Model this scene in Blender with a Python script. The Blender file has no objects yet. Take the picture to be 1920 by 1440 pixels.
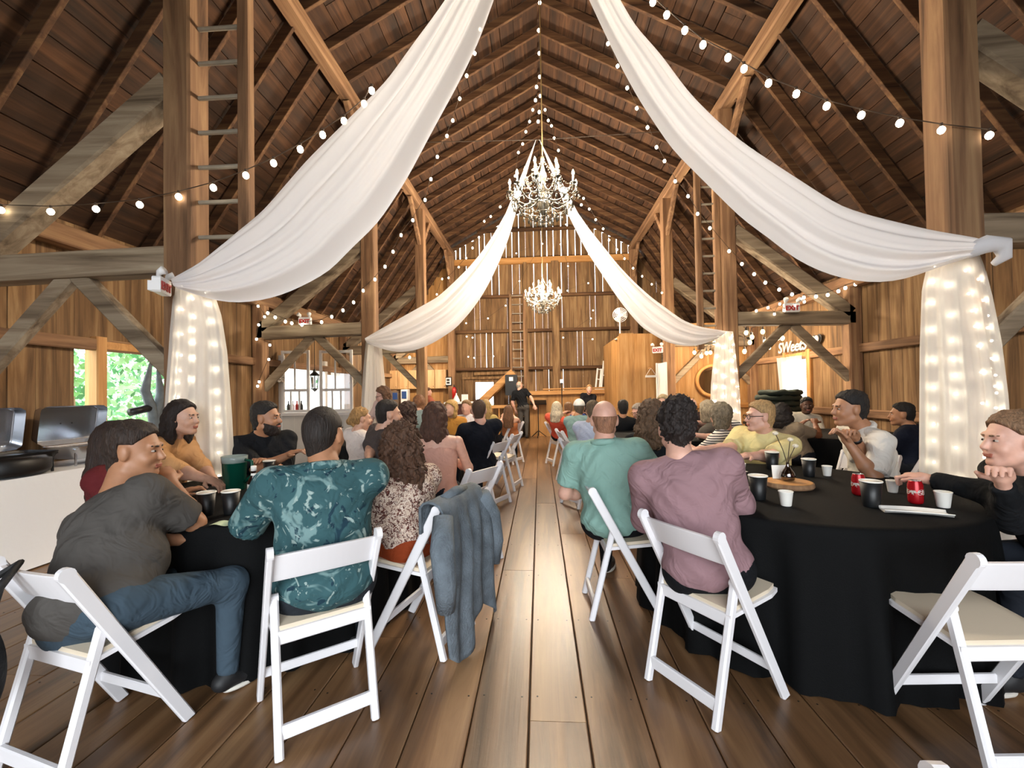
import bpy, math, random
import numpy as np
from mathutils import Vector, Matrix, Quaternion
random.seed(7); rng = np.random.default_rng(7)
S = bpy.context.scene
COL = S.collection
PI = math.pi

# ------------------------------------------------------------------ camera
F, CX, CY, CAMH = 825.0, 960.0, 720.0, 1.38
def _cam_axes(vp=(1012.0, 734.0), roll=0.018):
    v = np.array([(vp[0]-CX)/F, (vp[1]-CY)/F, 1.0]); v /= np.linalg.norm(v)
    dn = np.array([roll, 1.0, 0.0]); dn -= v*dn.dot(v); dn /= np.linalg.norm(dn)
    return np.array([np.cross(dn, v), v, -dn])
CM = _cam_axes()
cam_data = bpy.data.cameras.new('camera'); cam = bpy.data.objects.new('camera', cam_data); COL.objects.link(cam)
cam_data.sensor_width = 36.0; cam_data.lens = 36.0*F/1920.0; cam_data.clip_start = 0.02; cam_data.clip_end = 200
_r, _d, _f = CM[:, 0], CM[:, 1], CM[:, 2]
cam.matrix_world = Matrix(((_r[0], -_d[0], -_f[0], 0), (_r[1], -_d[1], -_f[1], 0), (_r[2], -_d[2], -_f[2], CAMH), (0, 0, 0, 1)))
S.camera = cam

# ------------------------------------------------------------------ world and colour
W = bpy.data.worlds.new('overcast_sky'); S.world = W; W.use_nodes = True
W.node_tree.nodes['Background'].inputs[0].default_value = (0.90, 0.95, 1.0, 1)
W.node_tree.nodes['Background'].inputs[1].default_value = 8.5
S.view_settings.view_transform = 'Standard'; S.view_settings.look = 'None'
S.view_settings.exposure = 0.1; S.view_settings.gamma = 1.0; S.view_settings.use_curve_mapping = False
S.cycles.use_denoising = True; S.cycles.max_bounces = 7; S.cycles.diffuse_bounces = 4; S.cycles.sample_clamp_indirect = 6.0
S.cycles.transparent_max_bounces = 12

def portal(name, loc, rot, sx, sy):          # sampling guide in a real opening, gives no light of its own
    l = bpy.data.lights.new(name, 'AREA'); l.shape = 'RECTANGLE'; l.size = sx; l.size_y = sy
    l.cycles.is_portal = True
    o = bpy.data.objects.new(name, l); o.location = loc; o.rotation_euler = rot; COL.objects.link(o)

# pixel -> place
def ray(px, py):
    d = CM @ np.array([(px-CX)/F, (py-CY)/F, 1.0]); return d
def at_y(px, py, Y):
    d = ray(px, py); return Vector(d*(Y/d[1])) + Vector((0, 0, CAMH))
def at_x(px, py, X):
    d = ray(px, py); return Vector(d*(X/d[0])) + Vector((0, 0, CAMH))
def at_z(px, py, Z):
    d = ray(px, py); return Vector(d*((Z-CAMH)/d[2])) + Vector((0, 0, CAMH))

# ------------------------------------------------------------------ materials
MATS = {}
class NT:
    def __init__(s, name):
        m = bpy.data.materials.new(name); m.use_nodes = True; s.m = m; s.t = m.node_tree; s.n = s.t.nodes
        s.b = s.n['Principled BSDF']
    def node(s, kind, **kw):
        n = s.n.new(kind)
        for k, v in kw.items():
            if k in n.inputs: n.inputs[k].default_value = v
            else: setattr(n, k, v)
        return n
    def link(s, a, b): s.t.links.new(a, b)
def rgb(h):
    h = h.lstrip('#'); c = [int(h[i:i+2], 16)/255 for i in (0, 2, 4)]
    return tuple(((x/12.92) if x <= 0.04045 else ((x+0.055)/1.055)**2.4) for x in c) + (1,)
def mul(c, k): return tuple(min(1, x*k) for x in c[:3]) + (1,)

def plain(name, col, rough=0.6, metal=0.0, bump=0.0, bscale=60, spec=None, emit=None, estr=0, var=0.0, vscale=8, trans=0):
    if name in MATS: return MATS[name]
    t = NT(name); c = rgb(col) if isinstance(col, str) else col
    t.b.inputs['Base Color'].default_value = c; t.b.inputs['Roughness'].default_value = rough; t.b.inputs['Metallic'].default_value = metal
    if spec is not None: t.b.inputs['Specular IOR Level'].default_value = spec
    tc = t.node('ShaderNodeTexCoord')
    if var:
        n = t.node('ShaderNodeTexNoise', Scale=vscale, Detail=3.0); t.link(tc.outputs['Object'], n.inputs['Vector'])
        r = t.node('ShaderNodeValToRGB'); r.color_ramp.elements[0].color = mul(c, 1-var); r.color_ramp.elements[1].color = mul(c, 1+var)
        r.color_ramp.elements[0].position = 0.3; r.color_ramp.elements[1].position = 0.7
        t.link(n.outputs['Fac'], r.inputs[0]); t.link(r.outputs[0], t.b.inputs['Base Color'])
    if bump:
        n = t.node('ShaderNodeTexNoise', Scale=bscale, Detail=4.0); t.link(tc.outputs['Object'], n.inputs['Vector'])
        b = t.node('ShaderNodeBump', Strength=bump, Distance=0.02); t.link(n.outputs['Fac'], b.inputs['Height']); t.link(b.outputs[0], t.b.inputs['Normal'])
    if emit is not None:
        t.b.inputs['Emission Color'].default_value = rgb(emit) if isinstance(emit, str) else emit; t.b.inputs['Emission Strength'].default_value = estr
    if trans: t.b.inputs['Transmission Weight'].default_value = trans
    MATS[name] = t.m; return t.m

def wood(name, c1, c2, c3, rough=0.7, axis=2, gscale=1.0, spec=0.3, bump=0.5, knots=True, rvar=0.35):
    """grain along local/world axis, tone varied from piece to piece"""
    if name in MATS: return MATS[name]
    t = NT(name)
    geo = t.node('ShaderNodeNewGeometry'); oi = t.node('ShaderNodeObjectInfo')
    mp = t.node('ShaderNodeMapping'); sc = [9.0*gscale]*3; sc[axis] = 0.55*gscale; mp.inputs['Scale'].default_value = sc
    off = t.node('ShaderNodeVectorMath', operation='SCALE'); comb = t.node('ShaderNodeCombineXYZ')
    t.link(oi.outputs['Random'], comb.inputs[0]); t.link(oi.outputs['Random'], comb.inputs[1]); t.link(oi.outputs['Random'], comb.inputs[2])
    t.link(comb.outputs[0], off.inputs[0]); off.inputs['Scale'].default_value = 37.0
    t.link(geo.outputs['Position'], mp.inputs[0])
    ad = t.node('ShaderNodeVectorMath', operation='ADD'); t.link(mp.outputs[0], ad.inputs[0]); t.link(off.outputs[0], ad.inputs[1])
    n1 = t.node('ShaderNodeTexNoise', Scale=1.0, Detail=6.0, Roughness=0.62, Distortion=0.7); t.link(ad.outputs[0], n1.inputs['Vector'])
    r = t.node('ShaderNodeValToRGB'); e = r.color_ramp.elements
    e[0].position = 0.28; e[0].color = rgb(c1); e[1].position = 0.72; e[1].color = rgb(c3)
    m = e.new(0.5); m.color = rgb(c2)
    t.link(n1.outputs['Fac'], r.inputs[0])
    # blotches (weather stains)
    n2 = t.node('ShaderNodeTexNoise', Scale=1.7, Detail=3.0); t.link(geo.outputs['Position'], n2.inputs['Vector'])
    hv = t.node('ShaderNodeHueSaturation'); mr = t.node('ShaderNodeMapRange'); mr.inputs['To Min'].default_value = 1-rvar; mr.inputs['To Max'].default_value = 1+rvar
    mx = t.node('ShaderNodeMath', operation='MULTIPLY_ADD'); mx.inputs[1].default_value = 0.55
    t.link(n2.outputs['Fac'], mx.inputs[0]); m2 = t.node('ShaderNodeMath', operation='MULTIPLY'); m2.inputs[1].default_value = 0.45
    t.link(oi.outputs['Random'], m2.inputs[0]); t.link(m2.outputs[0], mx.inputs[2]); t.link(mx.outputs[0], mr.inputs['Value'])
    t.link(mr.outputs[0], hv.inputs['Value']); t.link(r.outputs[0], hv.inputs['Color']); t.link(hv.outputs[0], t.b.inputs['Base Color'])
    rr = t.node('ShaderNodeMapRange'); rr.inputs['To Min'].default_value = max(0.05, rough-0.12); rr.inputs['To Max'].default_value = min(1, rough+0.15)
    t.link(n1.outputs['Fac'], rr.inputs['Value']); t.link(rr.outputs[0], t.b.inputs['Roughness'])
    t.b.inputs['Specular IOR Level'].default_value = spec
    b = t.node('ShaderNodeBump', Strength=bump, Distance=0.01); t.link(n1.outputs['Fac'], b.inputs['Height']); t.link(b.outputs[0], t.b.inputs['Normal'])
    MATS[name] = t.m; return t.m

def sheer(name, col, opac=0.8, trl=0.5):
    """thin curtain cloth: part see-through, part diffuse, part translucent"""
    if name in MATS: return MATS[name]
    t = NT(name); out = t.n['Material Output']
    d = t.node('ShaderNodeBsdfDiffuse', Color=rgb(col)); tl = t.node('ShaderNodeBsdfTranslucent', Color=rgb(col)); tp = t.node('ShaderNodeBsdfTransparent')
    a = t.node('ShaderNodeMixShader'); a.inputs[0].default_value = trl; t.link(d.outputs[0], a.inputs[1]); t.link(tl.outputs[0], a.inputs[2])
    b = t.node('ShaderNodeMixShader'); b.inputs[0].default_value = opac; t.link(tp.outputs[0], b.inputs[1]); t.link(a.outputs[0], b.inputs[2])
    t.link(b.outputs[0], out.inputs[0]); MATS[name] = t.m; return t.m

def glow(name, col, strength):
    if name in MATS: return MATS[name]
    t = NT(name); t.b.inputs['Base Color'].default_value = rgb(col); t.b.inputs['Emission Color'].default_value = rgb(col); t.b.inputs['Emission Strength'].default_value = strength
    MATS[name] = t.m; return t.m

# ------------------------------------------------------------------ mesh helpers: (verts, faces) tuples
def join(*parts):
    V = []; Fc = []
    for v, f in parts:
        o = len(V); V += [tuple(p) for p in v]; Fc += [tuple(i+o for i in q) for q in f]
    return V, Fc
def xf(part, M): return [tuple(M @ Vector(p)) for p in part[0]], part[1]
def shift(part, d): return [(p[0]+d[0], p[1]+d[1], p[2]+d[2]) for p in part[0]], part[1]
BOXF = [(0, 3, 2, 1), (4, 5, 6, 7), (0, 1, 5, 4), (1, 2, 6, 5), (2, 3, 7, 6), (3, 0, 4, 7)]
def box(x0, x1, y0, y1, z0, z1):
    return [(x0, y0, z0), (x1, y0, z0), (x1, y1, z0), (x0, y1, z0), (x0, y0, z1), (x1, y0, z1), (x1, y1, z1), (x0, y1, z1)], BOXF
def prism(prof, p0, p1, up=(0, 0, 1), up2=None):
    """closed profile [(a,b)] swept p0->p1; a along side axis, b along up axis"""
    p0, p1 = Vector(p0), Vector(p1); t = (p1-p0).normalized(); u = Vector(up)
    if abs(t.dot(u)) > 0.98: u = Vector((0, 1, 0))
    s = t.cross(u).normalized(); u = s.cross(t).normalized(); n = len(prof)
    V = [tuple(p0+s*a+u*b) for a, b in prof] + [tuple(p1+s*a+u*b) for a, b in prof]
    Fc = [(i, (i+1) % n, n+(i+1) % n, n+i) for i in range(n)] + [tuple(range(n-1, -1, -1)), tuple(range(n, 2*n))]
    return V, Fc
def cham(w, h, c=0.012):
    w, h = w/2, h/2; c = min(c, w*0.45, h*0.45)
    return [(-w+c, -h), (w-c, -h), (w, -h+c), (w, h-c), (w-c, h), (-w+c, h), (-w, h-c), (-w, -h+c)]
def beam(p0, p1, w, h, c=0.012, up=(0, 0, 1)): return prism(cham(w, h, c), p0, p1, up)
def tube(pts, r, n=8, cap=True):
    pts = [Vector(p) for p in pts]; N = len(pts); rs = r if isinstance(r, (list, tuple)) else [r]*N
    V = []; Fc = []; prev = None
    for i, p in enumerate(pts):
        t = (pts[min(i+1, N-1)]-pts[max(i-1, 0)]).normalized()
        if prev is None:
            a = Vector((0, 0, 1)) if abs(t.z) < 0.9 else Vector((1, 0, 0)); s = t.cross(a).normalized()
        else: s = (prev-t*prev.dot(t)).normalized()
        prev = s; u = t.cross(s)
        for k in range(n):
            an = 2*PI*k/n; V.append(tuple(p+(s*math.cos(an)+u*math.sin(an))*rs[i]))
    for i in range(N-1):
        for k in range(n): Fc.append((i*n+k, i*n+(k+1) % n, (i+1)*n+(k+1) % n, (i+1)*n+k))
    if cap: Fc += [tuple(range(n-1, -1, -1)), tuple(range((N-1)*n, N*n))]
    return V, Fc
def lathe(prof, n=24, c=(0, 0, 0)):
    V = []; Fc = []; N = len(prof)
    for r, z in prof:
        for k in range(n): a = 2*PI*k/n; V.append((c[0]+r*math.cos(a), c[1]+r*math.sin(a), c[2]+z))
    for i in range(N-1):
        for k in range(n): Fc.append((i*n+k, i*n+(k+1) % n, (i+1)*n+(k+1) % n, (i+1)*n+k))
    Fc += [tuple(range(n-1, -1, -1)), tuple(range((N-1)*n, N*n))]
    return V, Fc
def ball(c, r, n=10, m=7):
    r = r if isinstance(r, (list, tuple)) else (r, r, r); V = [(c[0], c[1], c[2]-r[2])]; Fc = []
    for i in range(1, m):
        ph = -PI/2+PI*i/m
        for k in range(n): a = 2*PI*k/n; V.append((c[0]+r[0]*math.cos(ph)*math.cos(a), c[1]+r[1]*math.cos(ph)*math.sin(a), c[2]+r[2]*math.sin(ph)))
    V.append((c[0], c[1], c[2]+r[2])); L = len(V)-1
    for k in range(n): Fc.append((0, 1+(k+1) % n, 1+k)); Fc.append((L, L-n+k, L-n+(k+1) % n))
    for i in range(m-2):
        for k in range(n): a = 1+i*n; Fc.append((a+k, a+(k+1) % n, a+n+(k+1) % n, a+n+k))
    return V, Fc
def grid(fn, nu, nv):
    V = [tuple(fn(i/nu, j/nv)) for j in range(nv+1) for i in range(nu+1)]
    Fc = [(j*(nu+1)+i, j*(nu+1)+i+1, (j+1)*(nu+1)+i+1, (j+1)*(nu+1)+i) for j in range(nv) for i in range(nu)]
    return V, Fc
def rotz(a): return Matrix.Rotation(a, 4, 'Z')
def frame(loc, yaw): return Matrix.Translation(Vector(loc)) @ rotz(yaw)

def mk(name, part, mat, parent=None, smooth=False, label=None, cat=None, group=None, kind=None):
    me = bpy.data.meshes.new(name); me.from_pydata([tuple(p) for p in part[0]], [], part[1]); me.update()
    if isinstance(mat, (list, tuple)):
        for m in mat: me.materials.append(m)
    else: me.materials.append(mat)
    if smooth: me.polygons.foreach_set('use_smooth', [True]*len(me.polygons))
    o = bpy.data.objects.new(name, me); COL.objects.link(o)
    if parent: o.parent = parent
    tag(o, label, cat, group, kind); return o
def tag(o, label=None, cat=None, group=None, kind=None):
    if label: o['label'] = label
    if cat: o['category'] = cat
    if group: o['group'] = group
    if kind: o['kind'] = kind
    return o
def thing(name, label, cat, loc=(0, 0, 0), yaw=0, group=None, kind=None):
    o = bpy.data.objects.new(name, None); COL.objects.link(o); o.empty_display_size = 0.1
    o.location = loc; o.rotation_euler = (0, 0, yaw); return tag(o, label, cat, group, kind)
def copy_tree(o, parent=None):
    c = o.copy(); COL.objects.link(c); c.parent = parent
    for ch in list(o.children): copy_tree(ch, c)
    return c
def lamp(name, loc, power, col, rad=0.05, parent=None):
    l = bpy.data.lights.new(name, 'POINT'); l.energy = power; l.color = col; l.shadow_soft_size = rad
    o = bpy.data.objects.new(name, l); o.location = loc; COL.objects.link(o)
    if parent: o.parent = parent
    return o

# ================================================================== the barn
XL, XR, YF, YB = -4.95, 5.12, -3.0, 14.6
PL, PR = -2.88, 3.08
BY = [3.43, 7.35, 10.65, 14.4]
RX, RZ, PZ, EZ = 0.10, 7.62, 6.0, 3.15
M_floor = wood('floor_boards_varnished', '#42301f', '#78583b', '#9c7a56', rough=0.33, axis=1, gscale=0.8, spec=0.5, bump=0.25)
M_barn = wood('old_barn_siding', '#463320', '#7a5d3f', '#a0835e', rough=0.8, axis=2)   # one siding for every outer wall
M_back = M_barn
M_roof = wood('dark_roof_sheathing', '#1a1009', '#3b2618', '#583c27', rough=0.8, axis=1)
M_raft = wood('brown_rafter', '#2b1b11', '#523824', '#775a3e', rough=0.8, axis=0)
M_hewn = wood('hewn_grey_timber', '#524536', '#867662', '#a89a84', rough=0.85, axis=0, gscale=0.9)
M_hewnz = wood('hewn_tan_post', '#4c3625', '#86654a', '#aa8965', rough=0.8, axis=2, gscale=0.9)
M_hewny = wood('hewn_brown_purlin', '#4c3625', '#86654a', '#aa8965', rough=0.8, axis=1, gscale=0.9)
M_new = wood('new_pine', '#9a6a3a', '#c08c54', '#d6a86e', rough=0.6, axis=2, rvar=0.2)
M_newx = wood('new_pine_rail', '#9a6a3a', '#b98750', '#d0a068', rough=0.6, axis=0, rvar=0.2)
M_panel = wood('honey_plank', '#80582f', '#a67a48', '#bf9868', rough=0.6, axis=2, rvar=0.25)

# ground outside
M_grass = plain('outside_grass', '#5f7f4c', 0.9, var=0.3, vscale=3, bump=0.3)
mk('ground', grid(lambda u, v: (-60+120*u, -60+120*v, -0.25+0.05*math.sin(u*40)*math.cos(v*37)), 12, 12), M_grass, label='green lawn outside around the barn', kind='structure')

# floor: planks along the barn
fl = thing('floor', 'brown varnished wide plank floor', 'floor', kind='structure')
mk('subfloor', box(XL, XR, YF, YB, -0.12, -0.03), M_roof, fl)
PW = 0.243; x = XL+0.02
i = 0
while x < XR-0.02:
    x1 = min(x+PW, XR-0.01)
    y = YF + random.uniform(-2.5, 0); 
    while y < YB:
        L = random.choice([3.0, 3.6, 4.3, 4.9]); a, b = max(y, YF)+0.0015, min(y+L, YB)-0.0015
        if b-a > 0.3:
            g = 0.0028; dz = random.uniform(-0.0012, 0.0)
            mk('plank', prism([(-(x1-x)/2+g, -0.03), ((x1-x)/2-g, -0.03), ((x1-x)/2-g, -0.003+dz), ((x1-x)/2-g-0.004, dz), (-(x1-x)/2+g+0.004, dz), (-(x1-x)/2+g, -0.003+dz)],
               ((x+x1)/2, a, 0), ((x+x1)/2, b, 0)), M_floor, fl)
        y += L
    x = x1

nl = []
for cx_ in np.arange(XL+0.02, XR-.2, PW):
    for yj in np.arange(YF+.4, YB, .66):
        for dx in (.035, PW-.035): nl.append(lathe([(.0045, -.002), (.0045, .0004)], 6, (cx_+dx, yj+random.uniform(-.015, .015), 0)))
mk('nail_heads', join(*nl), plain('dark_nail', '#17110c', .5), fl, kind='stuff')

# side walls: upright boards with girts
def siding(root, axis, const, a0, a1, zfun, z0fun, mat, w0=0.16, w1=0.3, th=0.025, gap=(0.001, 0.004), holes=()):
    """boards along the wall; axis 'y' -> wall plane x=const. holes: (a0,a1,z0,z1) openings"""
    a = a0
    while a < a1-0.02:
        w = random.uniform(w0, w1); b = min(a+w, a1); g = gap() if callable(gap) else random.uniform(*gap)
        d = random.uniform(-0.006, 0.006)
        segs = [(z0fun((a+b)/2), zfun((a+b)/2))]
        for h in holes:
            if a < h[1]-0.02 and b > h[0]+0.02:
                ns = []
                for s in segs:
                    if s[0] < h[2]: ns.append((s[0], min(s[1], h[2])))
                    if s[1] > h[3]: ns.append((max(s[0], h[3]), s[1]))
                segs = ns
        for s in segs:
            if s[1]-s[0] < 0.05: continue
            if axis == 'y': p = box(const-th/2+d, const+th/2+d, a+g/2, b-g/2, s[0], s[1])
            else: p = box(a+g/2, b-g/2, const-th/2+d, const+th/2+d, s[0], s[1])
            mk('board', p, mat, root)
        a = b
wl = thing('wall_left', 'vertical board side wall with girts and the open window', 'wall', kind='structure')
WIN = (4.62, 5.62, 0.98, 1.93)          # sliding window opening in the left wall
DOOR = (8.15, 9.75, 0.05, 2.05)
siding(wl, 'y', XL, YF, YB, lambda a: EZ+0.1, lambda a: 0.0, M_barn, holes=(WIN, DOOR, (9.95, 10.5, 0.5, 1.85)))
wr = thing('wall_right', 'vertical board side wall behind the lit drape', 'wall', kind='structure')
WINR = (8.6, 9.35, 0.95, 1.95)
siding(wr, 'y', XR, YF, YB, lambda a: EZ+0.1, lambda a: 0.0, M_barn, gap=(0.001, 0.006), holes=(WINR,))
for root, X, s in ((wl, XL, 1), (wr, XR, -1)):
    for z in (0.95, 1.98):
        for k in range(4):
            a, b = ([YF]+BY)[k], ([YF]+BY)[k+1]
            if s == 1 and z < 1.5 and k in (1, 2): continue
            mk('girt', beam((X+s*0.055, a+0.1, z), (X+s*0.055, b-0.1, z), 0.07, 0.13), M_hewny, root)
    mk('wall_plate', beam((X+s*0.1, YF, EZ-0.1), (X+s*0.1, YB, EZ-0.1), 0.2, 0.2), M_hewny, root)

# back wall with daylight gaps
def roofz(x, inset=0.0):
    if x < PL: z = EZ+(PZ-EZ)*(x-XL)/(PL-XL)
    elif x < RX: z = PZ+(RZ-PZ)*(x-PL)/(RX-PL)
    elif x < PR: z = PZ+(RZ-PZ)*(PR-x)/(PR-RX)
    else: z = EZ+(PZ-EZ)*(XR-x)/(XR-PR)
    return z+0.12-inset
wb = thing('wall_back', 'tall weathered board gable wall with daylight gaps', 'wall', kind='structure')
def bgap():
    return random.choice([0.001, 0.002, 0.003, 0.012, 0.022])
x = XL
bd = (-1.98, -1.55, 0.85, 1.72)         # door light
while x < XR:
    w = random.uniform(0.15, 0.27); b = min(x+w, XR); mid = (x+b)/2; top = roofz(mid)
    cuts = [0.0, 2.15, 3.4, 4.55, 5.72, top]
    for k in range(len(cuts)-1):
        z0, z1 = cuts[k], cuts[k+1]
        if z1-z0 < 0.05: continue
        left = mid < 0
        if k == 0: g = 0.002 if random.random() < .85 else 0.01
        elif k == 4: g = random.choice([0.002, 0.003, 0.012, 0.032])
        elif k == 3: g = random.choice([0.002, 0.002, 0.005, 0.022]) 
        else: g = random.choice([0.002, 0.002, 0.007, 0.022]) if left else random.choice([0.001, 0.001, 0.001, 0.002, 0.008])
        if abs(mid) > 2.9: g = min(g, 0.005)
        if k == 0 and b > bd[0] and x < bd[1]:
            for s in ((z0, bd[2]), (bd[3], z1)): mk('board', box(x+g/2, b-g/2, YB-0.012, YB+0.012, s[0], s[1]), M_back, wb)
            continue
        d = random.uniform(-0.006, 0.006)
        mk('board', box(x+g/2, b-g/2, YB-0.012+d, YB+0.012+d, z0, z1), M_back, wb)
    x = b
for z, h, mt in ((5.72, 0.2, M_hewn), (4.55, 0.1, M_hewn), (3.4, 0.1, M_hewn), (2.15, 0.1, M_hewn)):
    mk('girt', beam((PL, YB-0.1, z), (PR, YB-0.1, z), 0.14, h), M_newx if h > .15 else M_raft, wb)
mk('girt', beam((PL+.9, YB-0.1, 6.75), (PR-.9, YB-0.1, 6.75), 0.1, 0.1), M_raft, wb)
mk('post', beam((0.56, YB-0.12, 0), (0.56, YB-0.12, 5.65), 0.24, 0.2), M_back, wb)
mk('post', beam((-0.42, YB-0.12, 0), (-0.42, YB-0.12, 5.65), 0.12, 0.12), M_back, wb)
mk('post', beam((0.2, YB-0.1, 0.3), (0.2, YB-0.1, 2.15), 0.14, 0.1), M_back, wb)
mk('door_frame', join(beam((-2.55, YB-0.05, 0), (-2.55, YB-0.05, 2.0), 0.06, 0.05), beam((-1.2, YB-0.05, 0), (-1.2, YB-0.05, 2.9), 0.06, 0.05),
   beam((-2.6, YB-0.05, 1.86), (-1.2, YB-0.05, 1.86), 0.06, 0.08), beam((-2.15, YB-0.06, 2.0), (-0.8, YB-0.06, 2.02), 0.16, 0.1),
   beam((-1.77, YB-0.03, bd[3]), (-1.77, YB-0.03, bd[2]), 0.02, 0.02)), M_back, wb)

# front wall behind the camera, its wide barn door stands open
wf = thing('wall_front', 'front barn wall with a wide open doorway', 'wall', kind='structure')
siding(wf, 'x', YF, XL, XR, lambda a: roofz(a), lambda a: 0.0, M_barn, holes=((-2.3, 2.5, 0, 4.0),))
portal('doorway_front_offscreen', (0.1, YF-0.05, 2.0), (math.radians(90), 0, 0), 4.8, 4.0)
portal('window_left_portal', (XL-0.06, (WIN[0]+WIN[1])/2, 1.45), (math.radians(90), 0, math.radians(-90)), WIN[1]-WIN[0], WIN[3]-WIN[2])
portal('doorway_left_portal', (XL-0.06, (DOOR[0]+DOOR[1])/2, 1.05), (math.radians(90), 0, math.radians(-90)), DOOR[1]-DOOR[0], 2.0)

# roof
ce = thing('ceiling', 'dark gambrel roof with rafters and board sheathing', 'ceiling', kind='structure')
RP = [(XL-0.25, EZ-0.33), (PL, PZ+0.17), (RX, RZ+0.17), (PR, PZ+0.17), (XR+0.25, EZ-0.33)]
def sheath(a, b, n, inward):
    a, b = Vector((a[0], 0, a[1])), Vector((b[0], 0, b[1])); t = (b-a).normalized(); L = (b-a).length; nrm = Vector((t.z, 0, -t.x))*inward
    s = 0; 
    while s < L-0.01:
        w = random.uniform(0.17, 0.3); e = min(s+w, L); y = YF+random.uniform(-2, 0)
        while y < YB:
            ln = random.choice([2.5, 3.1, 3.7, 4.9]); y0, y1 = max(y, YF-0.2), min(y+ln, YB+0.2)
            if y1-y0 > 0.2:
                p0 = a+t*(s+e)/2; d = random.uniform(0.0, 0.012); g = random.choice([0.004, 0.008, 0.016])
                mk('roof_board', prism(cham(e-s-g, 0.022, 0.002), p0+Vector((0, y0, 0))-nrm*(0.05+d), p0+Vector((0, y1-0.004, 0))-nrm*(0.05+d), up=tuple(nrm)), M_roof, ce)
            y += ln
        s = e
sheath(RP[0], RP[1], 12, 1); sheath(RP[1], RP[2], 12, 1); sheath(RP[2], RP[3], 12, 1); sheath(RP[3], RP[4], 12, 1)
# outer roofing felt closes the gaps between the boards
o_ = 0.11
mk('roofing', join(*[prism([(-0.01, 0), (0.01, 0), (0.01, 0.001), (-0.01, 0.001)], (0, 0, -9), (0, 0, -9.001))] +
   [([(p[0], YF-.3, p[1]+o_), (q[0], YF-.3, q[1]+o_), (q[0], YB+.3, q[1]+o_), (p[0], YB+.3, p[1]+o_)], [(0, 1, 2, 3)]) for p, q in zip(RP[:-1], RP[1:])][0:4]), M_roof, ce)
y = YF+0.1; k = 0
while y < YB:
    for a, b in zip(RP[:-1], RP[1:]):
        a_, b_ = Vector((a[0], y, a[1])), Vector((b[0], y, b[1])); t = (b_-a_).normalized(); nr = Vector((t.z, 0, -t.x))
        w = random.uniform(0.045, 0.06)
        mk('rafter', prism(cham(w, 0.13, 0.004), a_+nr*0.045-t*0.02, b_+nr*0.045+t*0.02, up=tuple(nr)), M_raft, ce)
    y += 0.62; k += 1
for X in (PL, PR):
    mk('purlin', beam((X, YF, PZ), (X, YB, PZ), 0.2, 0.2, 0.02), M_hewny, ce)

# timber bents
def bent(n, Y, label):
    b = thing('timber_bent', label, 'timber frame', (0, 0, 0), kind='structure')
    pw = 0.23
    for s, PX, WX in ((-1, PL, XL+0.12), (1, PR, XR-0.12)):
        mk('post', beam((PX, Y, 0), (PX, Y, PZ-0.1), pw, pw, 0.018, up=(0, 1, 0)), M_hewnz, b)
        mk('wall_post', beam((WX, Y, 0), (WX, Y, EZ-0.2), 0.2, 0.2, 0.016, up=(0, 1, 0)), M_hewnz, b)
        mk('tie_beam', beam((WX, Y, 2.47), (PX+s*0.1, Y, 2.5), 0.2, 0.215, 0.02), M_hewn, b)
        zt = 3.95
        mk('strut', beam((PX+s*0.1, Y, zt), (WX-s*0.05, Y, 2.55), 0.2, 0.2, 0.02), M_hewn, b)
        mk('brace', beam((PX+s*0.95, Y, 2.42), (PX+s*0.08, Y, 1.55), 0.1, 0.13), M_hewn, b)
        mk('brace', beam((WX-s*0.95, Y, 2.42), (WX-s*0.05, Y, 1.5), 0.1, 0.13), M_hewn, b)
        for d in (-1, 1):
            if Y+d*0.8 > YB: continue
            mk('brace', beam((PX, Y+d*0.08, PZ-0.95), (PX, Y+d*0.85, PZ-0.1), 0.09, 0.12), M_hewny, b)
    return b
BL = ['near pair of hewn posts with tie beams, struts and knee braces', 'second pair of hewn posts, ties ending at the open window frames',
      'third pair of hewn posts beside the kitchen cabinets', 'posts and braces standing against the gable wall']
for n, Y in enumerate(BY): bent(n+1, Y, BL[n])

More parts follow.
